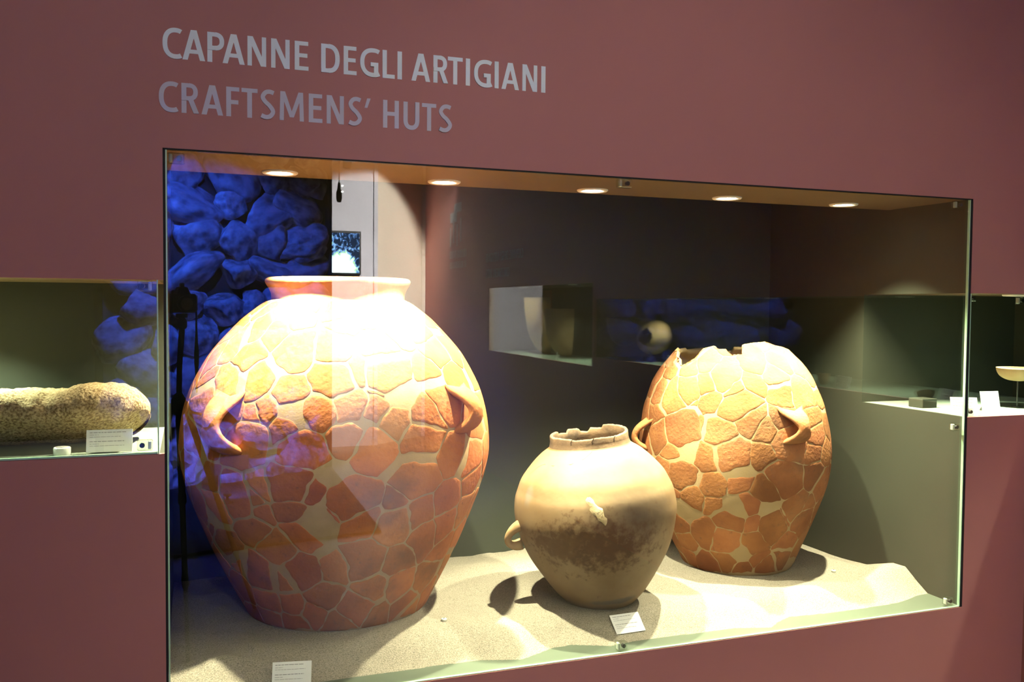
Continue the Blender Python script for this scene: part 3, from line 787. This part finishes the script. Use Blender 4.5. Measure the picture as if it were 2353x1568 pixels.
for x, z_, sx in ((0.030, 1.379, 0.040), (1.253, 1.384, 0.045), (2.516, 1.380, 0.042), (2.527, 0.622, 0.030), (2.518, 0.018, 0.034), (1.262, 0.017, 0.034)):
    clip_block(w1, x, z_, sx=sx)
for x, z_ in ((-0.042, 1.066), (-0.045, 0.677)):
    clip_block(w2, x, z_, sc=-1)
for x, z_ in ((2.585, 1.066), (2.81, 1.058), (2.588, 0.672)):
    clip_block(w3, x, z_, sx=0.03)

# ================================================================== lettering
def text_mesh(body, bold):
    c = bpy.data.curves.new('t', 'FONT'); c.body = body; c.offset = bold; c.extrude = 0.012; c.resolution_u = 6
    o = bpy.data.objects.new('t', c); COL.objects.link(o)
    dg = bpy.context.evaluated_depsgraph_get(); me = o.evaluated_get(dg).to_mesh()
    V = [v.co.copy() for v in me.vertices]; F = [tuple(p.vertices) for p in me.polygons]
    o.evaluated_get(dg).to_mesh_clear(); bpy.data.objects.remove(o)
    return V, F
def ribbon(P, w_):
    """outline strips of constant width along a path (list of 2-D points) -> quads"""
    P = [Vector(p) for p in P]; L_ = []; R_ = []
    for k, p in enumerate(P):
        a = P[max(k - 1, 0)]; b = P[min(k + 1, len(P) - 1)]
        d = (b - a).normalized(); n = Vector((-d.y, d.x)) * w_ / 2
        L_.append(p + n); R_.append(p - n)
    return [[L_[k], L_[k + 1], R_[k + 1], R_[k]] for k in range(len(P) - 1)]
def glyph(ch, w_):
    """condensed capitals, unit cap height, width w_: list of convex polygons"""
    q = 0.158; t = 0.140
    V2 = lambda *pp: [Vector(p) for p in pp]
    rc = lambda x0, y0, x1, y1: V2((x0, y0), (x1, y0), (x1, y1), (x0, y1))
    def arc(cx, cy, rx, ry, a0, a1, n=22, e=0.86):
        out = []
        for k in range(n + 1):
            a = R(a0 + (a1 - a0) * k / n); c, s2 = math.cos(a), math.sin(a)
            out.append((cx + rx * math.copysign(abs(c) ** e, c), cy + ry * math.copysign(abs(s2) ** e, s2)))
        return out
    if ch == 'I': return [rc(0, 0, w_, 1)]
    if ch == 'L': return [rc(0, 0, q, 1), rc(0, 0, w_, t)]
    if ch == 'E': return [rc(0, 0, q, 1), rc(0, 0, w_, t), rc(0, 1 - t, w_ * 0.98, 1), rc(0, 0.445, w_ * 0.92, 0.445 + t)]
    if ch == 'F': return [rc(0, 0, q, 1), rc(0, 1 - t, w_, 1), rc(0, 0.42, w_ * 0.93, 0.42 + t)]
    if ch == 'T': return [rc(0, 1 - t, w_, 1), rc(w_ / 2 - q / 2, 0, w_ / 2 + q / 2, 1)]
    if ch == 'H': return [rc(0, 0, q, 1), rc(w_ - q, 0, w_, 1), rc(0, 0.445, w_, 0.445 + t)]
    if ch == 'N': return [rc(0, 0, q * 0.92, 1), rc(w_ - q * 0.92, 0, w_, 1), V2((0, 1), (w_ - q * 1.12, 0), (w_, 0), (q * 1.12, 1))]
    if ch == 'M':
        m_ = w_ / 2; c = q * 0.92
        return [V2((0, 0), (c, 0), (c * 1.12, 1), (0.03, 1)), V2((w_ - c, 0), (w_, 0), (w_ - 0.03, 1), (w_ - c * 1.12, 1)), V2((0.03, 1), (m_ - 0.07, 0.12), (m_ + 0.07, 0.12), (c * 1.3, 1)), V2((m_ - 0.07, 0.12), (m_ + 0.07, 0.12), (w_ - 0.03, 1), (w_ - c * 1.3, 1))]
    if ch == 'A':
        c = q * 1.06; a = w_ / 2 - 0.095
        return [V2((0, 0), (c, 0), (a + c, 1), (a, 1)), V2((w_ - c, 0), (w_, 0), (w_ - a, 1), (w_ - a - c, 1)), rc(w_ * 0.22, 0.215, w_ * 0.78, 0.215 + t * 0.95)]
    if ch in 'PR':
        lo = 0.40 if ch == 'P' else 0.42; cy = (1 - t / 2 + lo + t / 2) / 2; ry = (1 - lo - t) / 2; rx = (w_ if ch == 'P' else w_ * 0.94) * 0.55 - q / 2
        cx = (w_ if ch == 'P' else w_ * 0.94) - q / 2 - rx
        out = [rc(0, 0, q, 1)] + ribbon([(0, cy + ry), (cx, cy + ry)], t) + ribbon(arc(cx, cy, rx, ry, 90, -90), q * 0.95) + ribbon([(cx, cy - ry), (0, cy - ry)], t)
        if ch == 'R': out.append(V2((w_ * 0.36, 0.46), (w_ - q * 1.12, 0), (w_, 0), (w_ * 0.36 + q * 1.05, 0.48)))
        return out
    if ch == 'D':
        rx = w_ * 0.60 - q / 2; cx = w_ - q / 2 - rx
        return [rc(0, 0, q, 1)] + ribbon([(0, 1 - t / 2), (cx, 1 - t / 2)], t) + ribbon(arc(cx, 0.5, rx, 0.5 - t / 2, 90, -90), q) + ribbon([(cx, t / 2), (0, t / 2)], t)
    if ch == 'C':
        rx = (w_ - q / 2) / 1.50
        return ribbon(arc(q / 2 + rx, 0.5, rx, 0.51 - t / 2, 62, 298, 30), q * 0.95)
    if ch == 'G':
        rx = (w_ - q / 2) / 1.46
        return ribbon(arc(q / 2 + rx, 0.5, rx, 0.51 - t / 2, 60, 300, 30), q * 0.95) + [rc(w_ - q, 0.04, w_, 0.50), rc(w_ * 0.58, 0.50 - t, w_, 0.50)]
    if ch == 'U':
        rx = w_ / 2 - q / 2
        return ribbon([(q / 2, 1), (q / 2, 0.34)] + [p for p in arc(w_ / 2, 0.34, rx, 0.345 - t / 2, 180, 360, 20)][1:] + [(w_ - q / 2, 1)], q)
    if ch == 'S':
        k = [(0.90, 0.905), (0.62, 0.945), (0.34, 0.905), (0.155, 0.755), (0.30, 0.60), (0.62, 0.455), (0.845, 0.265), (0.68, 0.105), (0.38, 0.055), (0.05, 0.105)]
        return ribbon([(p[0], p[1]) for p in densify([(x * w_, y) for x, y in k], 4)], q * 0.93)
    return [V2((0.0, 0.66), (w_ * 0.46, 0.66), (w_, 1.0), (w_ * 0.42, 1.0))]
def letters(root, items, z0, cap, mt, place, swap=None):
    for ch, x0, x1 in items:
        V = []; F = []
        for pi_, po in enumerate(glyph(ch, (x1 - x0) / cap)):
            area = sum(po[k].x * po[(k + 1) % len(po)].y - po[(k + 1) % len(po)].x * po[k].y for k in range(len(po)))
            if area < 0: po = po[::-1]
            n = len(V); c = len(po)
            for d in (0.0003, 0.0010 + 0.00012 * (pi_ % 40)):
                V += [place(x0 + p.x * cap, z0 + p.y * cap, d) for p in po]
            F += [tuple(n + c + k for k in range(c)), tuple(n + k for k in range(c))[::-1]] + [(n + k, n + (k + 1) % c, n + c + (k + 1) % c, n + c + k) for k in range(c)]
        obj('letter', V, F, mt, root)
TITLE = [('C', 0.0015, 0.0432), ('A', 0.0465, 0.0986), ('P', 0.1037, 0.1433), ('A', 0.139, 0.1912), ('N', 0.1978, 0.2426), ('N', 0.2546, 0.2997), ('E', 0.312, 0.3463), ('D', 0.3778, 0.4246), ('E', 0.4349, 0.4682), ('G', 0.4768, 0.524), ('L', 0.5357, 0.568), ('I', 0.5753, 0.5872), ('A', 0.6125, 0.6636), ('R', 0.6722, 0.712), ('T', 0.712, 0.7532), ('I', 0.762, 0.774), ('G', 0.7845, 0.8318), ('I', 0.844, 0.8557), ('A', 0.8638, 0.9149), ('N', 0.9247, 0.9685), ('I', 0.9806, 0.9933)]
SUBT = [('C', -0.0076, 0.034), ('R', 0.0437, 0.0839), ('A', 0.0894, 0.1397), ('F', 0.1471, 0.178), ('T', 0.1833, 0.2217), ('S', 0.2284, 0.2642), ('M', 0.2746, 0.3347), ('E', 0.3467, 0.381), ('N', 0.3917, 0.4355), ('S', 0.4469, 0.4818), (',', 0.4889, 0.5048), ('H', 0.5374, 0.5792), ('U', 0.5916, 0.634), ('T', 0.6415, 0.6805), ('S', 0.6871, 0.724)]
on_front = lambda u, v, d: (u, -d, v + 0.003 * u)
t1 = empty('wall_title', (0, 0, 0)); tag(t1, 'light grey capital lettering CAPANNE DEGLI ARTIGIANI on the brown wall', 'lettering')
letters(t1, TITLE, 1.615, 0.0722, M['letter1'], on_front)
t2 = empty('wall_subtitle', (0, 0, 0)); tag(t2, "darker grey capital lettering CRAFTSMENS' HUTS on the brown wall", 'lettering')
letters(t2, SUBT, 1.4865, 0.0720, M['letter2'], on_front)
# title on the right wall (read mirrored in the glass), reading away from the corner
on_right = lambda u, v, d: (XR - d, -u, v)
t3 = empty('wall_title', (0, 0, 0)); tag(t3, 'dim two-line capital lettering high on the right wall, mirrored in the glass', 'lettering')
letters(t3, [(c, 5.07 + a * 1.06, 5.07 + b * 1.06) for c, a, b in TITLE], 1.455, 0.085, M['ink2'], on_right)
letters(t3, [(c, 5.44 + a * 0.93, 5.44 + b * 0.93) for c, a, b in SUBT], 1.30, 0.085, M['ink2'], on_right)
# emblem: two small squares over four bars, with two lines of tight lettering below
em = empty('wall_emblem', (0, 0, 0)); tag(em, 'pale emblem of two squares above four bars on the right wall, mirrored in the glass', 'emblem')
def patch(y0, y1, z0, z1, name):
    MB().rbox((XR - 0.002, -y1, z0), (XR, -y0, z1), 0.0004).build(name, M['ink2'], em)
patch(6.98, 7.26, 2.05, 2.15, 'square'); patch(7.16, 7.42, 1.95, 2.06, 'square')
for y0, z0, z1 in ((6.98, 1.72, 1.98), (7.12, 1.68, 1.92), (7.26, 1.72, 1.98), (7.38, 1.68, 1.90)):
    patch(y0, y0 + 0.045, z0, z1, 'bar')
rs = random.Random(3)
for k in range(12):
    for z0, hh in ((1.545, 0.09), (1.43, 0.08)):
        y0 = 6.80 + k * 0.055
        patch(y0, y0 + rs.uniform(0.015, 0.03), z0 + rs.uniform(0, 0.01), z0 + hh, 'stroke')

# ================================================================== cards and small fittings
def card(loc, w_, h_, rz, tilt, label, lines=6, thick=0.0022, roll=0.0, cat='card', group=None, lw=None):
    e = empty('label_card', loc); e.rotation_euler = (0, roll, rz); tag(e, label, cat, group)
    c, s_ = math.cos(tilt), math.sin(tilt)
    def P(x, v, d): return (x, v * s_ + d * c, v * c - d * s_)      # card plane leaning back by tilt
    V = [P(x, v, d) for d in (0, thick) for x, v in ((-w_ / 2, 0), (w_ / 2, 0), (w_ / 2, h_), (-w_ / 2, h_))]
    obj('sheet', V, [(0, 1, 2, 3), (7, 6, 5, 4), (0, 4, 5, 1), (1, 5, 6, 2), (2, 6, 7, 3), (3, 7, 4, 0)], M['card'], e)
    # folded strut behind
    V = [(-w_ * 0.3, h_ * s_ * 0.55, h_ * c * 0.55), (w_ * 0.3, h_ * s_ * 0.55, h_ * c * 0.55), (w_ * 0.3, h_ * (s_ + 0.25), 0), (-w_ * 0.3, h_ * (s_ + 0.25), 0)]
    V += [(x, y + 0.0015, z_) for x, y, z_ in V]
    obj('strut', V, [(0, 1, 2, 3), (7, 6, 5, 4), (0, 4, 5, 1), (1, 5, 6, 2), (2, 6, 7, 3), (3, 7, 4, 0)], M['card'], e)
    if lines:
        V = []; F = []; r_ = random.Random(int(abs(loc[0] * 1000)))
        zs = [0.86, 0.76, 0.67, 0.46, 0.36, 0.27][:lines]
        for i, f in enumerate(zs):
            x = -w_ * 0.43; end = -w_ * 0.43 + w_ * (r_.uniform(0.62, 0.80) if i in (0, 2, 3, 5) else 0.2)
            th = h_ * (0.030 if i in (0, 3) else 0.018)
            while x < end:
                l = w_ * r_.uniform(0.04, 0.14); n = len(V)
                V += [P(x, f * h_, -0.0003), P(min(x + l, end), f * h_, -0.0003), P(min(x + l, end), f * h_ + th, -0.0003), P(x, f * h_ + th, -0.0003)]
                F.append((n, n + 1, n + 2, n + 3)); x += l + w_ * 0.015
        obj('print', V, F, M['ink'], e)
    return e
card((0.310, 0.082, sand_h(0.31, 0.085) + 0.002), 0.103, 0.062, R(-11), R(28), 'white text card in the sand before the largest jar', 6)
card((1.345, 0.115, sand_h(1.345, 0.118) + 0.002), 0.102, 0.066, R(2), R(50), 'white text card lying in the sand before the small round jar', 6)
card((-0.128, 0.055, NZ0 + 0.003), 0.104, 0.055, R(-2), R(14), 'white text card beside the long stone in the left niche', 6, 0.005)
# numbered disc
pk = empty('number_disc', (-0.232, 0.055, NZ0)); tag(pk, 'small clear disc with a dark numeral before the long stone', 'number disc')
MB().lathe([(0, 0), (0.019, 0), (0.0195, 0.002), (0.0195, 0.017), (0.018, 0.019), (0.0, 0.019)], 28, cap0=False, cap1=False).build('disc', M['acrylic'], pk, True)
MB().lathe([(0.014, 0.0192), (0.0165, 0.0196), (0.018, 0.0192)], 28, cap0=False, cap1=False).build('ring', M['card'], pk, True)
V, F = text_mesh('1', 0.03)
obj('numeral', [((v.x - 0.3) * 0.016, (v.y - 0.35) * 0.020, 0.0195 + v.z * 0.01) for v in V], F, M['steel'], pk)
# clear studs in the sand
for x, y, l in ((0.79, 0.288, 'tiny clear stud in the sand right of the largest jar'), (2.305, 0.347, 'tiny clear stud in the sand right of the tall broken jar')):
    e = empty('stud', (x, y, sand_h(x, y) - 0.002)); tag(e, l, 'stud', 'clear studs in the sand')
    MB().lathe([(0, 0), (0.009, 0), (0.009, 0.008), (0.007, 0.010), (0, 0.010)], 16, cap0=False, cap1=False).build('cap', M['acrylic'], e, True)
    MB().lathe([(0, 0.0101), (0.003, 0.0105), (0.0, 0.0106)], 10, cap0=False, cap1=False).build('screw', M['steel'], e, True)

# ================================================================== long stone in the left niche
def build_stone():
    V = []; F = []; n = 110; K = 56
    x0, x1 = -0.80, -0.055
    for i in range(n + 1):
        f = i / n; x = x0 + (x1 - x0) * f
        top = float(np.interp(x, [-.80, -.70, -.55, -.42, -.36, -.32, -.28, -.235, -.19, -.13, -.10, -.075, -.058, -.043], [.05, .115, .135, .146, .147, .143, .141, .148, .157, .1555, .1515, .140, .126, .106]))
        bot = float(np.interp(x, [-.80, -.7, -.5, -.30, -.20, -.13, -.085, -.06, -.043], [.03, .0, .0, .0, .0, .004, .018, .034, .052]))
        dep = float(np.interp(x, [-.80, -.74, -.6, -.2, -.1, -.065, -.043], [.02, .09, .13, .125, .105, .075, .042]))
        for k in range(K):
            t = 2 * math.pi * k / K; c, s_ = math.cos(t), math.sin(t)
            cc = math.copysign(abs(c) ** 0.75, c); ss = math.copysign(abs(s_) ** 0.75, s_)
            y = cc * dep - 0.025 * max(0, ss) * (1 if c < 0 else 0)
            z_ = (top + bot) / 2 + ss * (top - bot) / 2
            if ss < 0.15 and c < 0: y += 0.075 * (0.15 - ss)           # undercut front
            p = Vector((x, y, z_))
            d = 0.006 * noise.noise(p * 14) + 0.004 * noise.noise(p * 38) + 0.0028 * noise.noise(p * 90) + 0.0016 * noise.noise(p * 190)
            V.append((x, y + cc * d, max(0.0, z_ + ss * d)))
    for i in range(n):
        for k in range(K):
            l = (k + 1) % K
            F.append((i * K + k, (i + 1) * K + k, (i + 1) * K + l, i * K + l))
    F.append(tuple(range(K)))
    # rounded tip
    base = [Vector(V[n * K + k]) for k in range(K)]; ctr = sum(base, Vector()) / K; prev = n * K
    for sc_, dx in ((0.80, 0.007), (0.50, 0.012), (0.2, 0.014)):
        st = len(V)
        for p in base:
            q = ctr + (p - ctr) * sc_ + Vector((dx, 0, 0)); q = q + Vector((1, 0, 0)) * 0.003 * noise.noise(q * 60); V.append(tuple(q))
        for k in range(K):
            l = (k + 1) % K; F.append((prev + k, st + k, st + l, prev + l))
        prev = st
    F.append(tuple(prev + k for k in range(K))[::-1])
    o = obj('long_stone', V, F, M['stone'], None, True, (0, 0.235, NZ0))
    tag(o, 'long coarse brown stone lying in the left niche', 'stone')
build_stone()

# ================================================================== things in the corner niche
e = empty('plinth_block', (2.66, 0.30, NZ0)); tag(e, 'small dark grey block on the corner niche floor', 'block')
MB().rbox((-0.035, -0.035, 0), (0.035, 0.035, 0.034), 0.002).build('block', M['grey'], e)
card((2.64, 0.085, NZ0), 0.090, 0.060, R(-28), R(18), 'white text card standing in the corner niche beside the window edge', 6)
card((2.700, 0.13, NZ0), 0.085, 0.05, R(-10), R(40), 'overlit white text card just right of the large window', 0)
card((2.815, 0.13, NZ0), 0.080, 0.072, R(-5), R(12), 'tall white text card at the right picture edge', 0)
def bowl(loc, rad, hgt, mt, name, label, cat, thick=0.008, squash=1.0, rot=(0, 0, 0), stand=0.0, arc=2 * math.pi, group=None):
    e = empty(name, loc); tag(e, label, cat, group)
    n = 40; P = [(0.25, 0), (0.55, 0.10), (0.82, 0.35), (0.96, 0.7), (1.0, 1.0)]
    O = [(r * rad, z_ * hgt) for r, z_ in [(0.0, 0.0)] + P]; I = [(max(0, r * rad - thick), z_ * hgt + (thick if z_ < 0.5 else 0)) for r, z_ in P[::-1]] + [(0, thick)]
    pr = [(p[0], p[1]) for p in densify(O, 3)] + [(p[0], p[1]) for p in densify(I, 3)]
    V = []; F = []; k = len(pr); full = arc > 6.28
    cols = n if full else n + 1
    for j in range(cols):
        t = arc * j / n
        for r, z_ in pr: V.append((r * math.cos(t), r * math.sin(t) * squash, z_))
    for j in range(n):
        q = (j + 1) % cols
        for i in range(k - 1): F.append((j * k + i, q * k + i, q * k + i + 1, j * k + i + 1))
    if not full:
        F.append(tuple(range(k))[::-1]); F.append(tuple((cols - 1) * k + i for i in range(k)))
    o = obj('vessel_wall', V, F, mt, e, True); o.rotation_euler = rot; o.location = (0, 0, stand)
    if stand > 0:
        MB().tube([(0, 0, 0), (0, 0, stand + 0.004)], 0.003).build('stand_rod', M['steel'], e)
        MB().lathe([(0, 0), (0.02, 0), (0.02, 0.004), (0, 0.004)], 16, cap0=False, cap1=False).build('stand_foot', M['steel'], e)
    return e
bowl((3.02, 0.20, NZ0), 0.075, 0.05, M['pot_tan'], 'bowl', 'shallow tan bowl on a thin stand in the corner niche', 'bowl', stand=0.10)
# right-wall niche, seen mirrored
bowl((XR + 0.065, -0.52, NZ0), 0.040, 0.030, M['fill'], 'shell_sherd', 'pale shell-like sherd next to a card, mirrored in the glass', 'sherd', rot=(0.3, 0.2, 0))
on = R(-90)
card((XR + 0.06, -0.42, NZ0), 0.10, 0.052, R(-75), R(15), 'white card next to the pale shell-like sherd, mirrored', 4)
bowl((XR + 0.10, -1.20, NZ0), 0.030, 0.055, M['pot_tan'], 'cup', 'small round tan cup behind a card, mirrored in the glass', 'cup')
card((XR + 0.06, -1.03, NZ0), 0.12, 0.058, R(-80), R(15), 'white card before the small tan cup, mirrored', 4)
bowl((XR + 0.05, -1.22, NZ0), 0.016, 0.018, M['card'], 'dish', 'tiny white dish beside the tan cup, mirrored in the glass', 'dish')
card((XR + 0.06, -2.62, NZ0), 0.16, 0.065, R(-70), R(15), 'white card under the tan jug, mirrored', 4)
# tan jug lying on a stand with a hole in its belly
def jug(loc):
    e = empty('broken_jug', loc); tag(e, 'tan jug with a broken hole raised on a stand, mirrored in the glass', 'jug')
    pr = densify([(0.0, -0.10), (0.05, -0.095), (0.10, -0.06), (0.125, 0.0), (0.105, 0.05), (0.06, 0.085), (0.05, 0.11), (0.07, 0.14), (0.062, 0.14), (0.042, 0.11), (0.05, 0.085), (0.095, 0.048), (0.115, 0.0)], 4)
    n = 48; V = []; F = []; k = len(pr)
    for j in range(n):
        t = 2 * math.pi * j / n
        for p in pr: V.append((p[0] * math.cos(t), p[0] * math.sin(t), p[1]))
    for j in range(n):
        q = (j + 1) % n
        for i in range(k - 1):
            c = (Vector(V[j * k + i]) + Vector(V[q * k + i + 1])) / 2
            if (c - Vector((-0.10, 0.03, -0.045))).length < 0.05 + 0.012 * noise.noise(c * 40): continue
            F.append((j * k + i, q * k + i, q * k + i + 1, j * k + i + 1))
    o = obj('vessel_wall', V, F, M['pot_tan'], e, True); o.location = (0, 0, 0.165); o.rotation_euler = (R(62), 0, R(0))
    for dx in (-0.05, 0.05):
        MB().tube([(dx, -0.06, 0), (dx, -0.03, 0.09)], 0.004).build('stand_leg', M['steel'], e)
        MB().tube([(dx, 0.06, 0), (dx, 0.03, 0.09)], 0.004).build('stand_leg', M['steel'], e)
jug((XR + 0.17, -3.0, NZ0))
bowl((XR + 0.16, -3.42, NZ0), 0.13, 0.20, M['pot_grey'], 'dark_pot', 'burnished dark grey pot between jug and curved sherds, mirrored', 'pot', stand=0.09, rot=(0, 0, 0.4))
# tall niche
bowl((XR + 0.38, -5.32, TZ0), 0.26, 0.52, M['pot_tan'], 'curved_sherd', 'tall curved tan vessel sherd, farther of two, mirrored in the glass', 'sherd', 0.012, 1.0, (0, 0, R(115)), 0.0, R(130), group='curved sherds in the tall niche')
bowl((XR + 0.36, -4.85, TZ0), 0.24, 0.42, M['pot_tan'], 'curved_sherd', 'curved grey tan sherd with a dark rim line, nearer of two, mirrored', 'sherd', 0.012, 1.0, (0, 0, R(105)), 0.0, R(150), group='curved sherds in the tall niche')
card((XR + 0.06, -4.45, TZ0), 0.13, 0.065, R(-70), R(12), 'white card before the curved sherds, mirrored', 4)
e = empty('red_panel', (XN - 0.01, -5.72, 0.80)); tag(e, 'small red panel on the back of the tall niche, mirrored', 'panel')
MB().rbox((-0.01, -0.10, 0), (0.004, 0.10, 0.38), 0.002).build('board', M['redpanel'], e)

# ================================================================== far end: screen and pendant
tv = empty('wall_screen', (1.72, -7.998, 1.37)); tag(tv, 'flat wall screen showing a bright white and green picture, mirrored', 'screen')
MB().rbox((-0.20, 0.0, 0), (0.215, 0.035, 0.50), 0.006).build('frame', M['camblack'], tv)
def screen_mat():
    m = bpy.data.materials.new('screen_picture'); m.use_nodes = True; nt = m.node_tree; N = nt.nodes; L = nt.links
    N.remove(N['Principled BSDF'])
    tc = N.new('ShaderNodeTexCoord'); mp = N.new('ShaderNodeMapping'); mp.inputs['Location'].default_value = (0.02, 0, -0.24); mp.inputs['Scale'].default_value = (5.2, 1, 4.2)
    L.new(tc.outputs['Object'], mp.inputs['Vector'])
    no = N.new('ShaderNodeTexNoise'); no.inputs['Scale'].default_value = 3.0; no.inputs['Detail'].default_value = 5; no.inputs['Distortion'].default_value = 1.6
    L.new(mp.outputs[0], no.inputs['Vector'])
    g = N.new('ShaderNodeTexGradient'); g.gradient_type = 'SPHERICAL'; L.new(mp.outputs[0], g.inputs['Vector'])
    ad = N.new('ShaderNodeMath'); ad.operation = 'MULTIPLY_ADD'; ad.inputs[1].default_value = 1.3; L.new(g.outputs['Fac'], ad.inputs[0]); L.new(no.outputs['Fac'], ad.inputs[2])
    cr = N.new('ShaderNodeValToRGB'); el = cr.color_ramp.elements
    el[0].position = 0.50; el[0].color = (0.005, 0.012, 0.03, 1); el[1].position = 1.0; el[1].color = (0.75, 0.95, 1.0, 1)
    for p_, c_ in ((0.62, (0.10, 0.22, 0.50, 1)), (0.72, (0.35, 0.62, 0.10, 1)), (0.80, (0.45, 0.75, 0.95, 1))):
        q = el.new(p_); q.color = c_
    L.new(ad.outputs[0], cr.inputs['Fac'])
    e_ = N.new('ShaderNodeEmission'); e_.inputs[1].default_value = 19.0
    L.new(cr.outputs[0], e_.inputs[0]); L.new(e_.outputs[0], N['Material Output'].inputs[0])
    return m
MB().box((-0.18, 0.0355, 0.02), (0.195, 0.037, 0.475)).build('display', screen_mat(), tv)
pd = empty('pendant_microphone', (1.515, -6.9, 2.07)); tag(pd, 'small black pendant device hanging on a thin cable before the white wall, mirrored', 'pendant')
MB().tube([(0, 0, 0.20), (0.0, 0, 0.93)], 0.004).build('cable', M['camblack'], pd)
MB().lathe([(0, 0.0), (0.02, 0.005), (0.03, 0.04), (0.03, 0.10), (0.018, 0.14), (0.012, 0.20), (0, 0.21)], 18, cap0=False, cap1=False).build('housing', M['camblack'], pd, True)
for z_ in (0.10, 0.16):  # glowing beads stand in for two glints on the housing
    MB().lathe([(0.0, 0.0), (0.008, 0.002), (0.010, 0.008), (0.008, 0.014), (0, 0.016)], 12, c=(0.03, 0.02, z_), cap0=False, cap1=False).build('glint_bead', M['bulb'], pd, True)
# dark sign board on the floor in front of the rock wall
sg = empty('floor_sign', (0.41, -5.93, FZ + 0.02), ang); tag(sg, 'dark low sign board before the blue rock wall, mirrored in the glass', 'sign')
MB().rbox((-0.16, -0.015, 0.12), (0.16, 0.015, 0.27), 0.004).build('board', M['carpet'], sg)
for dx in (-0.12, 0.12):
    MB().tube([(dx, 0, 0), (dx, 0, 0.13)], 0.008).build('post', M['camblack'], sg)

# ================================================================== photographer's camera on its tripod (seen only as a reflection)
ph = empty('photo_camera', (CAM.x, CAM.y, CAM.z)); tag(ph, 'black photo camera on a tripod, mirrored in the left part of the glass', 'camera')
ph.matrix_world = cam_ob.matrix_world.copy()          # local: x right, y up, +z backwards
MB().rbox((-0.072, -0.050, 0.055), (0.072, 0.045, 0.115), 0.012).build('body', M['camblack'], ph)
MB().rbox((-0.078, -0.052, 0.045), (-0.045, 0.040, 0.105), 0.012).build('grip', M['camblack'], ph)
MB().add([(-0.034, 0.043, 0.055), (0.034, 0.043, 0.055), (0.034, 0.043, 0.11), (-0.034, 0.043, 0.11), (-0.020, 0.078, 0.062), (0.020, 0.078, 0.062), (0.020, 0.078, 0.105), (-0.020, 0.078, 0.105)],
         [(0, 1, 5, 4), (1, 2, 6, 5), (2, 3, 7, 6), (3, 0, 4, 7), (4, 5, 6, 7)]).build('prism_hump', M['camblack'], ph)
MB().rbox((-0.010, 0.078, 0.074), (0.010, 0.098, 0.092), 0.002).build('hot_shoe_level', M['camblack'], ph)
MB().lathe([(0.030, 0.012), (0.039, 0.010), (0.040, 0.02), (0.037, 0.05), (0.037, 0.060)], 36, c=(0, -0.002, 0), cap0=False, cap1=False).build('lens_barrel', M['camblack'], ph, True)
MB().lathe([(0.0, 0.020), (0.030, 0.016)], 36, c=(0, -0.002, 0), cap0=False, cap1=False).build('front_element', M['pot_grey'], ph, True)
for sx, zz in ((-1, -0.42), (1, -0.46)):
    V = []; F = []
    for i in range(13):
        f = i / 12; wd = 0.0045 + 0.008 * math.exp(-((f - 0.62) / 0.17) ** 2); x = sx * (0.072 + 0.012 * f); y = 0.02 + (zz - 0.02) * f
        V += [(x - wd, y, 0.085 + 0.02 * f), (x + wd, y, 0.085 + 0.02 * f), (x + wd, y, 0.088 + 0.02 * f), (x - wd, y, 0.088 + 0.02 * f)]
    for i in range(12):
        for k in range(4):
            l = (k + 1) % 4; F.append((4 * i + k, 4 * i + l, 4 * i + 4 + l, 4 * i + 4 + k))
    obj('strap', V, F, M['camblack'], ph)
bx, by = CAM.x - FW.x * 0.085, CAM.y - FW.y * 0.085
tp = empty('tripod', (bx, by, FZ)); tag(tp, 'black tripod with spread legs, mirrored in the left part of the glass', 'tripod')
zc = CAM.z - FZ
MB().rbox((-0.028, -0.028, zc - 0.072), (0.028, 0.028, zc - 0.050), 0.004).build('plate', M['camblack'], tp)
MB().lathe([(0.012, zc - 0.13), (0.024, zc - 0.12), (0.026, zc - 0.09), (0.016, zc - 0.074), (0.016, zc - 0.070)], 20).build('ball_head', M['camblack'], tp, True)
MB().tube([(-0.02, 0, zc - 0.10), (-0.055, 0.0, zc - 0.10)], 0.008).build('knob', M['camblack'], tp)
MB().tube([(0, 0, zc - 0.13), (-0.012, 0, zc - 0.30), (-0.02, 0, zc - 0.62)], [0.015, 0.014, 0.014]).build('column', M['camblack'], tp)
MB().lathe([(0.02, zc - 0.56), (0.036, zc - 0.54), (0.036, zc - 0.48), (0.018, zc - 0.45)], 20, c=(-0.018, 0, 0)).build('hub', M['camblack'], tp, True)
for fx, fy in ((0.36, -0.20), (-0.30, 0.05), (0.02, 0.46)):
    a = Vector((-0.018, 0, zc - 0.50)); b = Vector((fx, fy, 0.0)); d = b - a
    a = a + Vector((fx, fy, 0)).normalized() * 0.032
    pts = [a + (b - a) * f for f in (0, 0.36, 0.37, 0.40, 0.41, 0.68, 0.69, 0.72, 0.73, 1.0)]
    MB().tube(pts, [0.017, 0.016, 0.020, 0.020, 0.0135, 0.0135, 0.017, 0.017, 0.010, 0.010], 12).build('leg', M['camblack'], tp, True)
MB().tube([(-0.01, -0.02, zc - 0.51), (0.05, -0.02, zc - 0.55), (0.09, -0.01, zc - 0.56)], 0.007).build('crank', M['camblack'], tp)

# ------------------------------------------------------------------ pieces that belong to a part become its sub-parts
SUB = {'print': 'sheet', 'front_element': 'lens_barrel', 'hot_shoe_level': 'prism_hump', 'crank': 'hub', 'knob': 'ball_head', 'display': 'frame', 'numeral': 'disc', 'ring': 'disc', 'stand_foot': 'stand_rod', 'screw': 'cap'}
for o in list(bpy.data.objects):
    k = o.name.split('.')[0]
    if k in SUB and o.parent is not None and o.parent.type == 'EMPTY':
        for c in o.parent.children:
            if c.name.split('.')[0] == SUB[k]:
                o.parent = c; break
